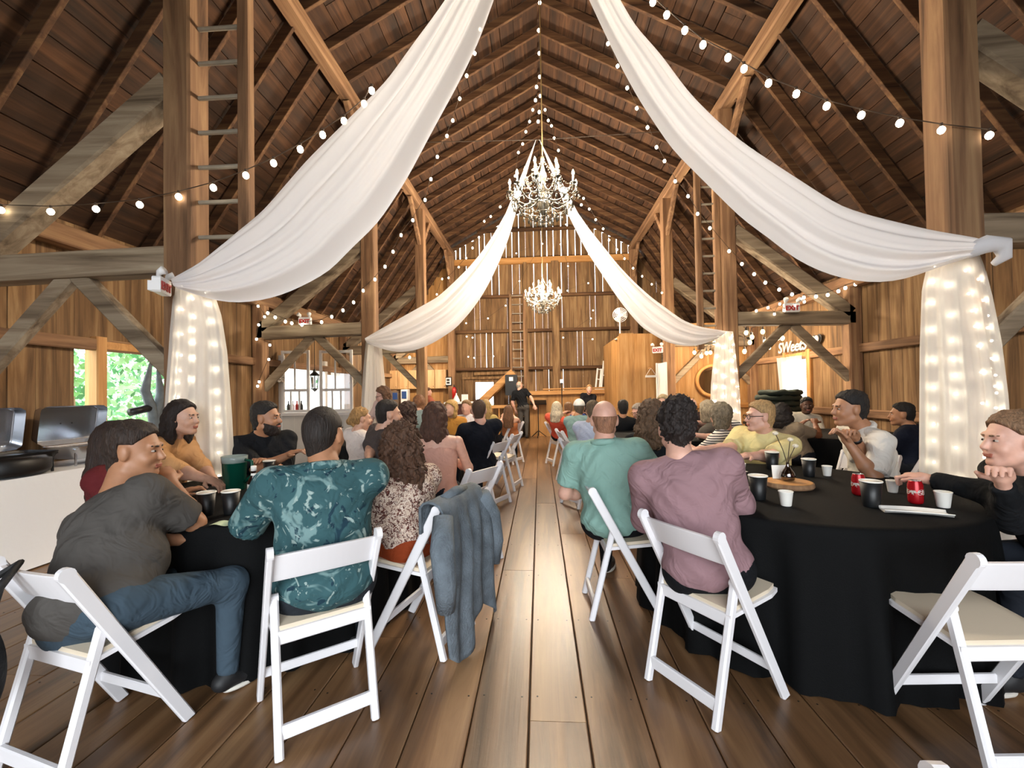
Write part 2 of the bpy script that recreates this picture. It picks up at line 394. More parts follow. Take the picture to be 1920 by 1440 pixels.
# ================================================================== swags, drapes and lights
M_swag = sheer('white_voile', '#e6e6ea', 0.94, 0.3)
M_sheer = sheer('white_sheer_voile', '#f6f4ee', 0.80, 0.5)
M_bulb = glow('string_bulb_glass', '#fff0d2', 14.0)
M_fairy = glow('fairy_light', '#fff2d8', 45.0)
M_cord = plain('brown_cord', '#3a2a1c', 0.7)
M_black = plain('black_plastic', '#0c0c0d', 0.45)
def resample(pts, n):
    P = np.array(pts, float); d = np.r_[0, np.cumsum(np.linalg.norm(np.diff(P, axis=0), axis=1))]; s = np.linspace(0, d[-1], n)
    Q = np.stack([np.interp(s, d, P[:, k]) for k in range(P.shape[1])], 1)
    for _ in range(2): Q[1:-1] = 0.25*Q[:-2]+0.5*Q[1:-1]+0.25*Q[2:]
    return Q
def swag(Y, apex, upper, lower, npl, seed, label, dep=0.1):
    A = resample([tuple(at_y(*p, Y)) for p in upper], 44); B = resample([tuple(at_y(*p, Y)) for p in lower], 44)
    ap = np.array(apex); n0 = 14
    A = np.vstack([ap + (A[0]-ap)*np.linspace(0.04, 1, n0)[:-1, None], A]); B = np.vstack([ap + (B[0]-ap)*np.linspace(0.04, 1, n0)[:-1, None], B])
    r = np.random.default_rng(seed); nv = 56; N = len(A)
    ph = r.uniform(0, 6.28, 5); fr = [npl, npl*1.9, npl*0.6, npl*3.1, npl*0.33]; am = [.6, .22, .8, .06, .9]
    V = []
    for i in range(N):
        u = i/(N-1); wd = np.linalg.norm(A[i]-B[i])
        for j in range(nv+1):
            v = j/nv; p = A[i]+(B[i]-A[i])*v
            pl = sum(a*math.sin(6.283*f*v+q+1.6*u*math.sin(q)) for a, f, q in zip(am, fr, ph))
            off = pl*min(0.024, wd*0.05)*(0.5+0.5*math.sin(PI*v)) - dep*math.sin(PI*v)*min(1, wd/0.4)
            V.append((p[0], p[1]+off, p[2]))
    Fc = [(i*(nv+1)+j, i*(nv+1)+j+1, (i+1)*(nv+1)+j+1, (i+1)*(nv+1)+j) for i in range(N-1) for j in range(nv)]
    return mk('swag', (V, Fc), M_swag, smooth=True, label=label, cat='drape', group='white ceiling swags')
s1 = swag(3.18, (-0.02, 3.3, 5.6), [(833, 0), (773, 80), (723, 150), (653, 220), (573, 300), (490, 397), (440, 437), (380, 490), (322, 522)],
     [(925, 0), (897, 77), (863, 147), (810, 243), (760, 337), (707, 417), (640, 480), (622, 504), (552, 542), (501, 560), (440, 568), (395, 562), (330, 540)], 5, 1,
     'white voile swag tied to the near post that carries the long ladder')
s2 = swag(3.18, (0.1, 3.3, 5.6), [(1163, 0), (1193, 53), (1237, 100), (1293, 177), (1343, 227), (1393, 270), (1480, 327), (1573, 387), (1640, 407), (1750, 433), (1840, 447), (1868, 458)],
     [(1105, 0), (1133, 60), (1160, 117), (1200, 190), (1260, 280), (1327, 347), (1393, 413), (1460, 460), (1472, 475), (1536, 510), (1600, 528), (1664, 531), (1711, 520), (1750, 504), (1810, 485)], 4, 2,
     'white voile swag tied to the near post beside the lit sheer drape, no ladder')
s3 = swag(7.12, (0.03, 7.2, 5.58), [(948, 400), (927, 437), (905, 470), (881, 499), (850, 530), (820, 557), (743, 600), (716, 615), (684, 634)],
     [(967, 400), (954, 446), (939, 484), (919, 527), (902, 557), (881, 586), (852, 618), (845, 622), (813, 643), (785, 655), (760, 660), (738, 660), (712, 653), (690, 645)], 4, 3,
     'white voile swag tied to the far post with the unlit white drape')
s4 = swag(7.12, (0.05, 7.2, 5.58), [(1084, 400), (1106, 431), (1127, 457), (1157, 495), (1188, 528), (1219, 556), (1260, 586), (1279, 600), (1308, 612), (1362, 621)],
     [(1064, 400), (1081, 434), (1101, 473), (1127, 512), (1150, 547), (1173, 579), (1203, 614), (1247, 641), (1279, 649), (1308, 649), (1343, 636)], 4, 4,
     'white voile swag tied to the far post with the short ladder')
def column(Y, lft, rgt, seed, label, lights, npl=9, rows=11, cols=5, deep=0.2):
    """drape hanging around a post: half round in front, open at the back"""
    A = np.array([tuple(at_y(*p, Y)) for p in lft]); B = np.array([tuple(at_y(*p, Y)) for p in rgt])
    zt = max(A[0, 2], B[0, 2]); A[0, 2] = B[0, 2] = zt; r = np.random.default_rng(seed)
    zs = np.linspace(zt, 0.015, 40); xa = np.interp(-zs, -A[:, 2], A[:, 0]); xb = np.interp(-zs, -B[:, 2], B[:, 0])
    ph = r.uniform(0, 6.28, 4); nu = 70; V = []
    for i, z in enumerate(zs):
        t = i/39; c = (xa[i]+xb[i])/2; hw = (xb[i]-xa[i])/2; ac = min(1, 0.35+t*2)
        for j in range(nu+1):
            v = j/nu; an = PI*(1.0-v); pl = math.sin(6.283*npl*v+ph[0]+0.5*t)+0.6*math.sin(6.283*npl*1.7*v+ph[1])+0.7*math.sin(6.283*npl*0.45*v+ph[2])
            k = 1+0.05*pl*ac
            V.append((c+hw*math.cos(an)*(1+0.02*pl*ac), Y+deep*0.35-deep*math.sin(an)*k*min(1, .55+t), z))
    Fc = [(i*(nu+1)+j, i*(nu+1)+j+1, (i+1)*(nu+1)+j+1, (i+1)*(nu+1)+j) for i in range(39) for j in range(nu)]
    o = mk('post_drape', (V, Fc), M_sheer, smooth=True, label=label, cat='drape', group='white post drapes')
    if lights:
        s = thing('curtain_lights', 'warm fairy light strands glowing behind the %s' % lights, 'fairy lights', (0, 0, 0), group='fairy lights behind the drapes')
        strands = []
        for q in range(cols):
            v = (q+0.6+r.uniform(-.15, .15))/(cols+0.2); pts = []
            for m in range(rows):
                z = zt-0.06-(zt-0.5)*m/rows+0.05*math.sin(q*2.1+m*.9)*1.2; i = int(np.argmin(abs(zs-z))); c = (xa[i]+xb[i])/2; hw = (xb[i]-xa[i])/2
                an = PI*(1-v); p = (c+hw*0.86*math.cos(an), Y+deep*0.35-deep*0.84*math.sin(an)*min(1, .55+m/rows)+0.004, z); pts.append(p)
                mk('fairy_bulb', ball(p, 0.0085*(Y/3.3)**.5, 6, 4), M_fairy, s)
            strands.append(tube(pts, 0.0012, 4))
        mk('wire', join(*strands), M_cord, s)
    return o
column(3.33, [(318, 536), (312, 620), (308, 760), (300, 900), (290, 1010)], [(386, 536), (404, 590), (415, 660), (424, 780), (428, 860), (432, 1000)], 11, 'sheer white drape with fairy lights down the post by the big window', 'sheer drape by the big window', rows=12, cols=4)
column(3.33, [(1757, 484), (1745, 540), (1742, 650), (1741, 890), (1741, 1010)], [(1852, 478), (1870, 560), (1882, 640), (1890, 760), (1900, 900), (1905, 1000)], 12, 'sheer white drape with fairy lights down the post by the dark side wall', 'sheer drape by the dark side wall', rows=11, cols=5)
column(7.2, [(684, 636), (680, 690), (677, 753), (676, 820)], [(712, 640), (717, 690), (721, 730), (723, 820)], 13, 'plain white drape down the far post beside the coffee bar', None)
column(7.2, [(1346, 622), (1342, 660), (1336, 717), (1334, 770), (1333, 820)], [(1377, 622), (1381, 660), (1388, 733), (1391, 800), (1392, 820)], 14, 'sheer white drape with fairy lights down the post beside the round mirror', 'sheer drape beside the round mirror', rows=9, cols=4)
# fabric tail knotted at the near post
tp = at_y(1862, 470, 3.16)
mk('drape_knot', tube([tp+Vector((-0.16, 0, 0.0)), tp+Vector((-0.06, -.02, 0.04)), tp+Vector((0.03, -.03, 0.03)), tp+Vector((0.05, -.02, -0.05)), tp+Vector((0.0, 0, -0.09))], [0.05, 0.06, 0.055, 0.04, 0.02], 10), M_swag, s2, smooth=True)

# ---- string lights
def string(label, pts, Y, group='globe string lights', r=0.024, hang=0.02, mat=None, fine=0):
    """pts: pixels of the bulbs, Y: (start,end) depth or list"""
    n = len(pts); Ys = np.interp(np.linspace(0, 1, n), np.linspace(0, 1, len(Y)), Y) if isinstance(Y, (list, tuple)) else [Y]*n
    P = [at_y(*p, y) for p, y in zip(pts, Ys)]
    s = thing('string_lights', label, 'string lights', (0, 0, 0), group=group)
    c = [tube([p+Vector((0, 0, r+hang)) for p in P], 0.004, 5)]
    for p in P: c.append(tube([p+Vector((0, 0, r*0.7)), p+Vector((0, 0, r+hang+0.006))], r*0.45, 6))
    mk('cord', join(*c), M_cord, s)
    for p in P: mk('bulb', ball(p, (r, r, r*1.15), 8, 6), mat or M_bulb, s, smooth=True)
    return s
string('globe string lights crossing the near post that carries the ladder', [(2, 394), (95, 397), (180, 392), (262, 384), (335, 369), (400, 352), (461, 329), (513, 306), (563, 280), (605, 253), (645, 227), (683, 195), (697, 170)], 3.29)
string('globe string lights crossing the near post without a ladder', [(1224, 4), (1250, 28), (1284, 57), (1318, 84), (1365, 108), (1395, 129), (1441, 156), (1493, 176), (1550, 199), (1615, 216), (1687, 231), (1765, 244), (1855, 254)], 3.29)
string('globe string lights falling from the ridge to the tie beam above the coffee bar', [(900, 55), (890, 100), (875, 142), (862, 185), (849, 226), (838, 255), (820, 294), (808, 336), (797, 375), (774, 413), (752, 441), (737, 472), (722, 500), (703, 524), (681, 545), (663, 567), (643, 582), (622, 594), (603, 604), (566, 609), (547, 606), (535, 603), (516, 595), (502, 587)], [6.2, 6.7, 7.1, 7.15, 7.15, 7.15])
string('globe string lights falling from the ridge to the wall above the sweets sign', [(1140, 82), (1158, 124), (1176, 165), (1194, 203), (1214, 239), (1231, 276), (1246, 302), (1266, 340), (1290, 368), (1308, 401), (1331, 428), (1367, 471), (1391, 495), (1414, 514), (1435, 530), (1461, 543), (1485, 552), (1507, 558), (1530, 556), (1552, 553), (1572, 546), (1585, 540), (1604, 533)], [6.2, 6.7, 7.1, 7.15, 7.15, 7.15])
string('globe string lights running down the ridge to the swag point', [(1012, 5), (1010, 57), (1011, 100), (1012, 144), (1006, 163), (1013, 180), (1004, 188), (1011, 210), (1009, 228)], [6.55, 7.0, 7.1, 7.15])
tiny = dict(r=0.02, hang=0.012)
string('small bulb strand fanning down beside the large chandelier to the kitchen post', [(999, 206), (993, 228), (986, 247), (980, 270), (972, 286), (966, 330), (958, 372), (938, 388), (920, 406), (908, 415), (898, 445), (886, 465), (874, 484), (860, 501), (841, 521), (829, 523), (819, 552)], [7.2, 7.6, 9.2, 10.4], **tiny)
string('small bulb strand fanning down beside the large chandelier to the fan post', [(1022, 206), (1028, 226), (1034, 236), (1039, 259), (1047, 282), (1090, 384), (1094, 372), (1105, 392), (1117, 412), (1131, 429), (1142, 450), (1157, 468), (1171, 485), (1187, 503), (1204, 518), (1222, 533), (1241, 549)], [7.2, 7.6, 9.2, 10.4], **tiny)
string('small bulbs trailing down the wall post beside the coffee sign', [(484, 574), (496, 594), (485, 609), (481, 636), (506, 647), (504, 674), (486, 716), (483, 724)], 7.18, **tiny)
string('string lights draped along the beam with exit lamp near the sweets sign', [(1418, 583), (1440, 577), (1452, 589), (1462, 570), (1470, 582), (1490, 573), (1508, 566)], 7.2, **tiny)
string('small bulbs scattered down the tan gable boards', [(1061, 421), (1051, 458), (1065, 499), (1064, 545), (1103, 531), (1112, 582), (1108, 597), (1056, 633), (1111, 636)], 14.35, **tiny)
string('small bulbs hanging in front of the gable boards by the kitchen', [(968, 475), (1017, 457), (974, 527), (948, 573), (915, 597), (874, 606), (875, 631), (886, 633), (878, 669), (889, 671), (925, 668)], 14.35, **tiny)
# warm bulbs of the side alcove and the kitchen, with the light they give
M_warm = glow('warm_edison_bulb', '#ffcf87', 30.0)
def pendants(label, pts, Y, power, drop=0.14, r=0.045):
    s = thing('pendant_string', label, 'string lights', (0, 0, 0), group='warm pendant bulbs')
    P = [at_y(*p, Y) for p in pts]; order = sorted(P, key=lambda p: p.x); tops = [p+Vector((0, 0, r+drop*(0.6+0.5*math.sin(p.x*7)**2))) for p in order]
    mk('cord', join(tube(tops, 0.006, 5), *[tube([p+Vector((0, 0, r*0.8)), t], 0.005, 5) for p, t in zip(order, tops)], *[tube([p+Vector((0, 0, r*0.8)), p+Vector((0, 0, r*0.8+0.05))], 0.016, 6) for p in order]), M_black, s)
    for p in order: mk('bulb', ball(p, (r*0.8, r*0.8, r), 8, 6), M_warm, s, smooth=True)
    for p in P: lamp('pendant_light', tuple(p), power/len(P), (1, .82, .6), r*1.1, s)      # each bulb gives its own share
    return s
pendants('warm pendant bulbs hanging before the round mirror', [(1302, 661), (1315, 668), (1325, 662), (1332, 661), (1339, 643), (1350, 635)], 9.9, 150)
pendants('warm pendant bulbs clustered beside the sweets sign', [(1399, 624), (1410, 632), (1430, 622), (1406, 642), (1396, 659), (1434, 641), (1431, 656), (1442, 651), (1458, 634), (1467, 634)], 8.35, 220)
pendants('warm pendant bulbs over the kitchen counter', [(728, 668), (762, 658), (768, 670), (797, 678)], 12.9, 320)

# ---- crystal chandeliers
M_crys = plain('crystal_beads', (0.05, 0.045, 0.035, 1), 0.16, spec=0.6)
M_gold = plain('pale_gold_metal', '#d8c08a', 0.3, 0.8)
M_flame = glow('candle_bulb', '#ffe2a8', 60.0)
def chandelier(loc, top, label, power):
    c = thing('chandelier', label, 'chandelier', loc, group='crystal chandeliers')
    mk('column', lathe([(0.004, 0.46), (0.02, 0.45), (0.03, 0.4), (0.014, 0.36), (0.03, 0.28), (0.05, 0.2), (0.03, 0.12), (0.022, 0.02), (0.05, -0.06), (0.075, -0.14), (0.06, -0.2), (0.025, -0.27), (0.012, -0.31), (0.004, -0.33)], 12), M_crys, c, smooth=True)
    mk('chain', tube([(0, 0, 0.45), (0, 0, top-loc[2])], 0.008, 6), M_gold, c)
    beads = []; r = random.Random(5)
    def arm(an, rad, z0, zc):
        d = Vector((math.cos(an), math.sin(an), 0)); P = [Vector((0, 0, z0))+d*0.03]
        for s in np.linspace(0.12, 1, 9): P.append(d*(rad*s)+Vector((0, 0, z0-0.12*math.sin(PI*s*0.95)*1.1+(zc-z0)*s**2.2)))
        mk('arm', tube(P, [0.012]*5+[0.009]*5, 6), M_crys, c, smooth=True)
        e = P[-1]; mk('candle', lathe([(0.012, 0), (0.045, 0.012), (0.03, 0.02), (0.013, 0.024), (0.013, 0.095), (0.008, 0.1)], 10, tuple(e)), M_crys, c, smooth=True)
        mk('candle_bulb', lathe([(0.006, 0.1), (0.017, 0.118), (0.014, 0.14), (0.003, 0.17)], 8, tuple(e)), M_flame, c, smooth=True)
        for q in range(7):                       # drops under the cup
            a = 2*PI*q/7; p = e+Vector((0.043*math.cos(a), 0.043*math.sin(a), 0.0))
            beads.append(tube([p, p+Vector((0, 0, -0.03))], 0.002, 3)); beads.append(ball(p+Vector((0, 0, -0.055)), (0.009, 0.009, 0.024), 5, 4))
        return e
    low = [arm(2*PI*k/10+0.1, 0.41, -0.02, 0.02) for k in range(10)]; up = [arm(2*PI*k/5+0.5, 0.22, 0.12, 0.2) for k in range(5)]
    crown = Vector((0, 0, 0.44))
    def garland(a, b, sag, n):
        for t in np.linspace(0, 1, n): p = a.lerp(b, t); p.z -= sag*math.sin(PI*t); beads.append(ball(p, 0.0085, 5, 4))
    for k, e in enumerate(low):
        garland(low[k], low[(k+1) % 10], 0.09, 10); garland(up[k % 5]+Vector((0, 0, .02)), e, 0.06, 10)
    for k, e in enumerate(up): garland(crown, e+Vector((0, 0, .03)), 0.06, 12); garland(e, up[(k+1) % 5], 0.1, 9)
    mk('bead_garlands', join(*beads), M_crys, c, kind='stuff')
    drop = ball((0, 0, -0.04), (0.013, 0.013, 0.034), 6, 5); dm = None
    for ring, (rad, z, n) in enumerate(((0.36, -0.14, 22), (0.28, -0.22, 18), (0.18, -0.29, 14), (0.1, -0.33, 8))):
        for k in range(n):
            a = 2*PI*k/n+ring*.2; p = (rad*math.cos(a), rad*math.sin(a), z+r.uniform(-.02, .02))
            if dm is None: o = mk('crystal_drop', drop, M_crys, c, smooth=True); dm = o.data
            else: o = bpy.data.objects.new('crystal_drop', dm); COL.objects.link(o); o.parent = c
            o.location = p
        mk('ring', tube([(rad*math.cos(2*PI*k/24), rad*math.sin(2*PI*k/24), z) for k in range(25)], 0.006, 5), M_crys, c)
    for e in low+up: lamp('candle_light', tuple(e+Vector((0, 0, .135))), power/15, (1, .84, .64), 0.04, c)     # at each candle bulb
    return c
chandelier((0.085, 5.4, 3.83), 7.3, 'large crystal chandelier with lit candle bulbs hanging in front of the swag point', 900)
chandelier((0.115, 10.4, 3.62), 7.3, 'smaller-looking crystal chandelier hanging farther back before the gable boards', 1500)
mk('tension_cable', tube([at_y(742, 268, 7.3), at_y(1012, 262, 7.3), at_y(1292, 243, 7.3)], 0.008, 5), M_cord, label='thin cable stretched between the posts at the swag point', cat='cable')

# ================================================================== fittings of the place
M_white = plain('white_paint', '#ece9e4', 0.5, bump=0.1)
M_whiteg = plain('white_gloss_plastic', '#e9e9ea', 0.35)
M_steel = plain('brushed_steel', '#c9ced6', 0.22, 0.95)
M_red = plain('signal_red', '#b3231c', 0.4)
M_glassd = plain('mirror_glass', '#9b958c', 0.06, 1.0)
M_pane = plain('window_glass', '#ffffff', 0.02, trans=1.0)
M_whitecloth = plain('white_tablecloth', '#ebebeb', 0.8, bump=0.15, bscale=20)
M_cloth = plain('black_tablecloth', '#060708', 0.8, bump=0.2, bscale=200, spec=0.15)
M_gravel = plain('pale_bounce_gravel', '#b9b6ac', 0.9, var=0.2, vscale=6)
mk('yard', join(box(-16, XL-0.3, 5.9, 16, -0.24, -0.06), box(-30, 30, -50, YF-.35, -0.24, -0.05)), M_gravel, label='pale gravel added outside the open doorways for neutral bounce light', kind='structure')  # added gravel: its pale bounce keeps the lawn's green light out of the barn

# loft box under the gable, its planked front and ledge
pf = thing('wall_stage', 'low honey plank stage front with thick ledge', 'wall', kind='structure')
siding(pf, 'x', 13.6, -0.32, 1.98, lambda a: 1.28, lambda a: 0.0, M_panel, w0=0.16, w1=0.3)
mk('ledge', beam((-0.35, 13.56, 1.33), (1.98, 13.56, 1.35), 0.16, 0.13), M_newx, pf)
mk('ledge', beam((0.1, 13.62, 1.44), (1.98, 13.62, 1.46), 0.3, 0.05), M_newx, pf)
mk('deck', box(-0.32, 1.98, 13.66, YB-0.03, 1.3, 1.38), M_panel, pf)
# closet of wide honey planks
en = thing('wall_closet', 'tall closet wall of wide honey planks below the fan', 'wall', kind='structure')
siding(en, 'x', 10.95, 1.97, 2.98, lambda a: 2.76+0.03*math.sin(a*9), lambda a: 0.0, M_panel, w0=0.26, w1=0.36)
siding(en, 'y', 1.98, 10.97, 13.55, lambda a: 2.72, lambda a: 0.0, M_panel, w0=0.24, w1=0.34)
mk('top', box(2.0, 2.95, 10.98, 13.5, 2.62, 2.66), M_panel, en)
pt = thing('wall_alcove', 'wide honey plank wall behind the round mirror', 'wall', kind='structure')
siding(pt, 'x', 10.76, 3.2, XR-0.02, lambda a: 2.95, lambda a: 0.0, M_panel, w0=0.24, w1=0.36)
mk('rail', beam((3.2, 10.72, 0.98), (XR, 10.72, 0.98), 0.03, 0.12), M_newx, pt)
hw = thing('wall_sweets', 'board lining of the side wall around the sweets sign', 'wall', kind='structure')
siding(hw, 'y', XR-0.03, 7.45, 10.7, lambda a: EZ+0.02, lambda a: 0.0, M_barn, w0=0.18, w1=0.3, th=0.02, holes=(WINR,))
kw = thing('wall_kitchen', 'honey plank lining of the back wall around the kitchen cabinets', 'wall', kind='structure')
siding(kw, 'x', YB-0.05, XL+.02, PL-0.12, lambda a: roofz(a)-.15, lambda a: 0.0, M_panel, w0=0.18, w1=0.28, th=0.02)
mk('rail', beam((XL, YB-0.1, 2.45), (PL, YB-0.1, 2.45), 0.06, 0.14), M_newx, kw)

# windows
def window(n, X, rect, s, label):
    a, b, z0, z1 = rect; w = thing('window_%d' % n, label, 'window', kind='structure')
    mk('jamb', beam((X, a-0.02, z0-0.12), (X, a-0.02, z1+0.14), 0.16, 0.12, up=(0, 1, 0)), M_new, w); mk('jamb', beam((X, b+0.02, z0-0.12), (X, b+0.02, z1+0.14), 0.16, 0.12, up=(0, 1, 0)), M_new, w)
    mk('head', beam((X, a+0.03, z1+0.05), (X, b-0.03, z1+0.05), 0.15, 0.1), M_newx, w); mk('sill', beam((X+s*0.03, a-0.05, z0-0.05), (X+s*0.03, b+0.05, z0-0.05), 0.22, 0.06), M_white, w)
    return w
window(1, XL+0.02, WIN, 1, 'open window in new pine frame showing green leaves')
window(2, XR-0.02, WINR, -1, 'bright window under the sweets sign')
dw = thing('door_1', 'bright open doorway in the side wall behind the coffee bar', 'door', kind='structure')
for y in (DOOR[0]-0.05, DOOR[1]+0.05): mk('jamb', beam((XL+0.03, y, 0), (XL+0.03, y, DOOR[3]+.1), 0.1, 0.12, up=(0, 1, 0)), M_white, dw)
mk('leaf', box(XL-0.78, XL-0.06, DOOR[1]+0.02, DOOR[1]+0.06, 0.02, DOOR[3]-0.02), M_white, dw)
d2 = thing('door_2', 'white door edge standing open beside the closet', 'door', kind='structure')
mk('leaf', box(2.86, 2.9, 10.2, 10.83, 0.02, 2.0), M_white, d2); mk('trim_board', beam((2.88, 10.86, 0), (2.88, 10.86, 2.02), 0.12, 0.05, up=(0, 1, 0)), M_white, d2)

# curtain at the sweets window
def curtain(name, X, y0, y1, z0, z1, mat, label, amp=0.03, taper=0.0):
    return mk(name, grid(lambda u, v: (X+amp*math.sin(u*34)+amp*.5*math.sin(u*13+1), y0+(y1-y0)*(u*(1-taper*v)), z1+(z0-z1)*v), 40, 16), mat, smooth=True, label=label, cat='curtain')
M_curt = sheer('white_curtain', '#f4f8ff', 0.95, 0.6)
curtain('curtain', XR-0.14, 8.72, 9.62, 0.55, 1.99, M_curt, 'white curtain glowing in the window under the sweets sign', taper=0.25)
curtain('curtain', XL+0.12, 9.9, 10.55, 0.3, 1.9, M_curt, 'pale blue-white curtain beside the open doorway', amp=0.025)

# lettering signs
def sign(name, text, loc, rot, size, mat, label, ext=0.008, shear=0.2):
    cu = bpy.data.curves.new(name, 'FONT'); cu.body = text; cu.size = size; cu.extrude = ext; cu.shear = shear; cu.align_x = 'CENTER'; cu.offset = 0.004
    tmp = bpy.data.objects.new('tmp', cu); COL.objects.link(tmp); bpy.context.view_layer.update()
    me = bpy.data.meshes.new_from_object(tmp.evaluated_get(bpy.context.evaluated_depsgraph_get())); bpy.data.objects.remove(tmp)
    me.materials.clear(); me.materials.append(mat); o = bpy.data.objects.new(name, me); COL.objects.link(o); o.location = loc; o.rotation_euler = rot
    return o
M_letter = plain('white_letter_paint', '#efe9de', 0.5)
sw = thing('letter_sign', 'white script letters reading Sweets with a heart on the wall rail', 'sign', (XR-0.12, 9.0, 2.07))
t_ = sign('lettering', 'SWeetS', (0, 0.05, 0.02), (PI/2, 0, -PI/2), 0.3, M_letter, None); t_.parent = sw
hp = [(0.11*math.sin(t)**3, 0.0075*(13*math.cos(t)-5*math.cos(2*t)-2*math.cos(3*t)-math.cos(4*t))) for t in np.linspace(0, 2*PI, 28)[:-1]]
mk('heart', shift(prism([(a, b) for a, b in hp], (0, 0, 0), (0.02, 0, 0)), (0, -0.68, 0.15)), M_letter, sw)
mk('heart_backing', shift(prism([(a*1.25, b*1.25) for a, b in hp], (0, 0, 0), (0.01, 0, 0)), (0.03, -0.7, 0.15)), M_black, sw)
cf = thing('letter_sign', 'white script sign reading coffee on the side wall by the window frames', 'sign', (XL+0.16, 7.68, 1.64))
t_ = sign('lettering', 'coffee', (0, 0, 0), (PI/2, 0, PI/2), 0.25, M_letter, None); t_.parent = cf
mk('standoff', tube([(-0.1, -.2, 0.06), (0.005, -.2, 0.06)], 0.006, 5), M_whiteg, cf)

def exit_lamp(name, c, label, sc=1.0, yaw=0):
    e = thing(name, label, 'exit sign', c, yaw)
    mk('housing', prism(cham(0.26*sc, 0.16*sc, 0.012), (0, -0.025, 0), (0, 0.03, 0)), M_whiteg, e)
    mk('bracket', box(-0.04*sc, 0.04*sc, 0.03, 0.08, -0.05*sc, 0.05*sc), M_whiteg, e)
    for s in (-1, 1): mk('lamp_head', tube([(s*0.1*sc, 0.0, 0.08*sc), (s*0.1*sc, -0.01, 0.12*sc), (s*0.12*sc, -0.06*sc, 0.14*sc)], [0.015*sc, 0.03*sc, 0.045*sc], 10), M_whiteg, e, smooth=True)
    t = sign('lettering', 'EXIT', (0, -0.027, -0.045*sc), (PI/2, 0, 0), 0.11*sc, M_red, None, 0.003, 0); t.parent = e
exit_lamp('exit_sign', tuple(at_y(304, 537, 3.1)), 'white exit sign with red letters beside the near ladder post', 0.72, 1.95)
exit_lamp('exit_sign', tuple(at_y(572, 602, 7.22)), 'white exit sign with red letters on the tie beam over the coffee bar', 0.8)
exit_lamp('exit_sign', tuple(at_y(1484, 577, 7.22)), 'white exit sign on the tie beam over the sweets sign', 0.9)
exit_lamp('exit_sign', tuple(at_y(1233, 656, 10.4)), 'white exit sign above the open white door', 0.9, -0.5)

# ladders
M_rung = plain('grey_rung', '#8d8577', 0.6, var=0.15)
def ladder(label, X0, X1, Y, z0, z1, n, rail2=False, zr=None):
    l = thing('ladder', label, 'ladder', (0, 0, 0))
    mk('rail', beam((X0, Y, z0), (X0, Y, z1), 0.09, 0.1, up=(0, 1, 0)), M_hewnz, l)
    if rail2: mk('rail', beam((X1, Y, z0+.1), (X1, Y, z1), 0.09, 0.1, up=(0, 1, 0)), M_hewnz, l)
    for k in range(n):
        z = (zr or z0)+0.1+(z1-(zr or z0)-0.15)*k/(n-1); mk('rung', tube([(min(X0, X1)-0.02, Y, z), ((X0+X1)/2, Y-.004, z-0.004), (max(X0, X1)+0.02, Y, z)], 0.018, 8), M_rung, l)
    return l
ladder('long ladder of grey rungs fixed to the near post', PL+0.14, PL+0.52, 3.42, 2.3, 6.2, 14)
bpy.data.objects['ladder'].children[0].location = (0.38, 0, 0)
ladder('ladder of brown rails and rungs on the far post beside the lit drape', 2.63, 2.92, 7.33, 2.02, 5.3, 12, True)
ladder('ladder of wide rungs on the gable wall above the speaker', at_y(958, 650, YB-.2).x, at_y(984, 650, YB-.2).x, YB-0.18, 1.2, 4.6, 12, True)

# mirror on the alcove wall
mc = at_y(1336, 714, 10.7); mr = thing('round_mirror', 'round mirror in a pale wood ring on the honey plank wall', 'mirror', tuple(mc))
ring = [(0.36*math.cos(a), 0, 0.36*math.sin(a)) for a in np.linspace(0, 2*PI, 41)]
mk('frame', tube(ring, 0.045, 10, cap=False), M_new, mr, smooth=True)
mk('glass', prism([(0.34*math.cos(a), 0.34*math.sin(a)) for a in np.linspace(0, 2*PI, 33)[:-1]], (0, 0.0, 0), (0, 0.02, 0)), M_glassd, mr)
# fan on the closet
fc = at_y(1162, 591, 11.3); fn = thing('fan', 'white round fan on a pole above the honey plank closet', 'fan', (fc.x, fc.y, 2.66))
h = fc.z-2.66
mk('pole', tube([(0, 0, 0.02), (0, 0, h-0.02)], 0.02, 8), M_whiteg, fn); mk('base', lathe([(0.16, 0), (0.16, 0.015), (0.03, 0.03)], 16), M_whiteg, fn)
for q in range(4): mk('cage_ring', tube([((0.06+0.04*q)*math.cos(a), -0.05-0.01*(3-q), h+(0.06+0.04*q)*math.sin(a)) for a in np.linspace(0, 2*PI, 25)], 0.006, 4, cap=False), M_whiteg, fn)
mk('cage_spokes', join(*[tube([(0, -0.09, h), (0.18*math.cos(a), -0.05, h+0.18*math.sin(a))], 0.003, 4) for a in np.linspace(0, 2*PI, 25)[:-1]]), M_whiteg, fn)
for q in range(3):
    a = 2*PI*q/3; mk('blade', xf(grid(lambda u, v: (0.03+0.13*u, -0.03+0.02*(v-.5), (v-.5)*0.12*(0.5+u)), 4, 3), Matrix.Translation((0, 0, h)) @ Matrix.Rotation(a, 4, 'Y')), M_whiteg, fn)
mk('motor', lathe([(0.01, 0), (0.05, 0.01), (0.05, 0.08), (0.02, 0.1)], 12), M_whiteg, fn).matrix_local = Matrix.Translation((0, -0.02, h)) @ Matrix.Rotation(-PI/2, 4, 'X')

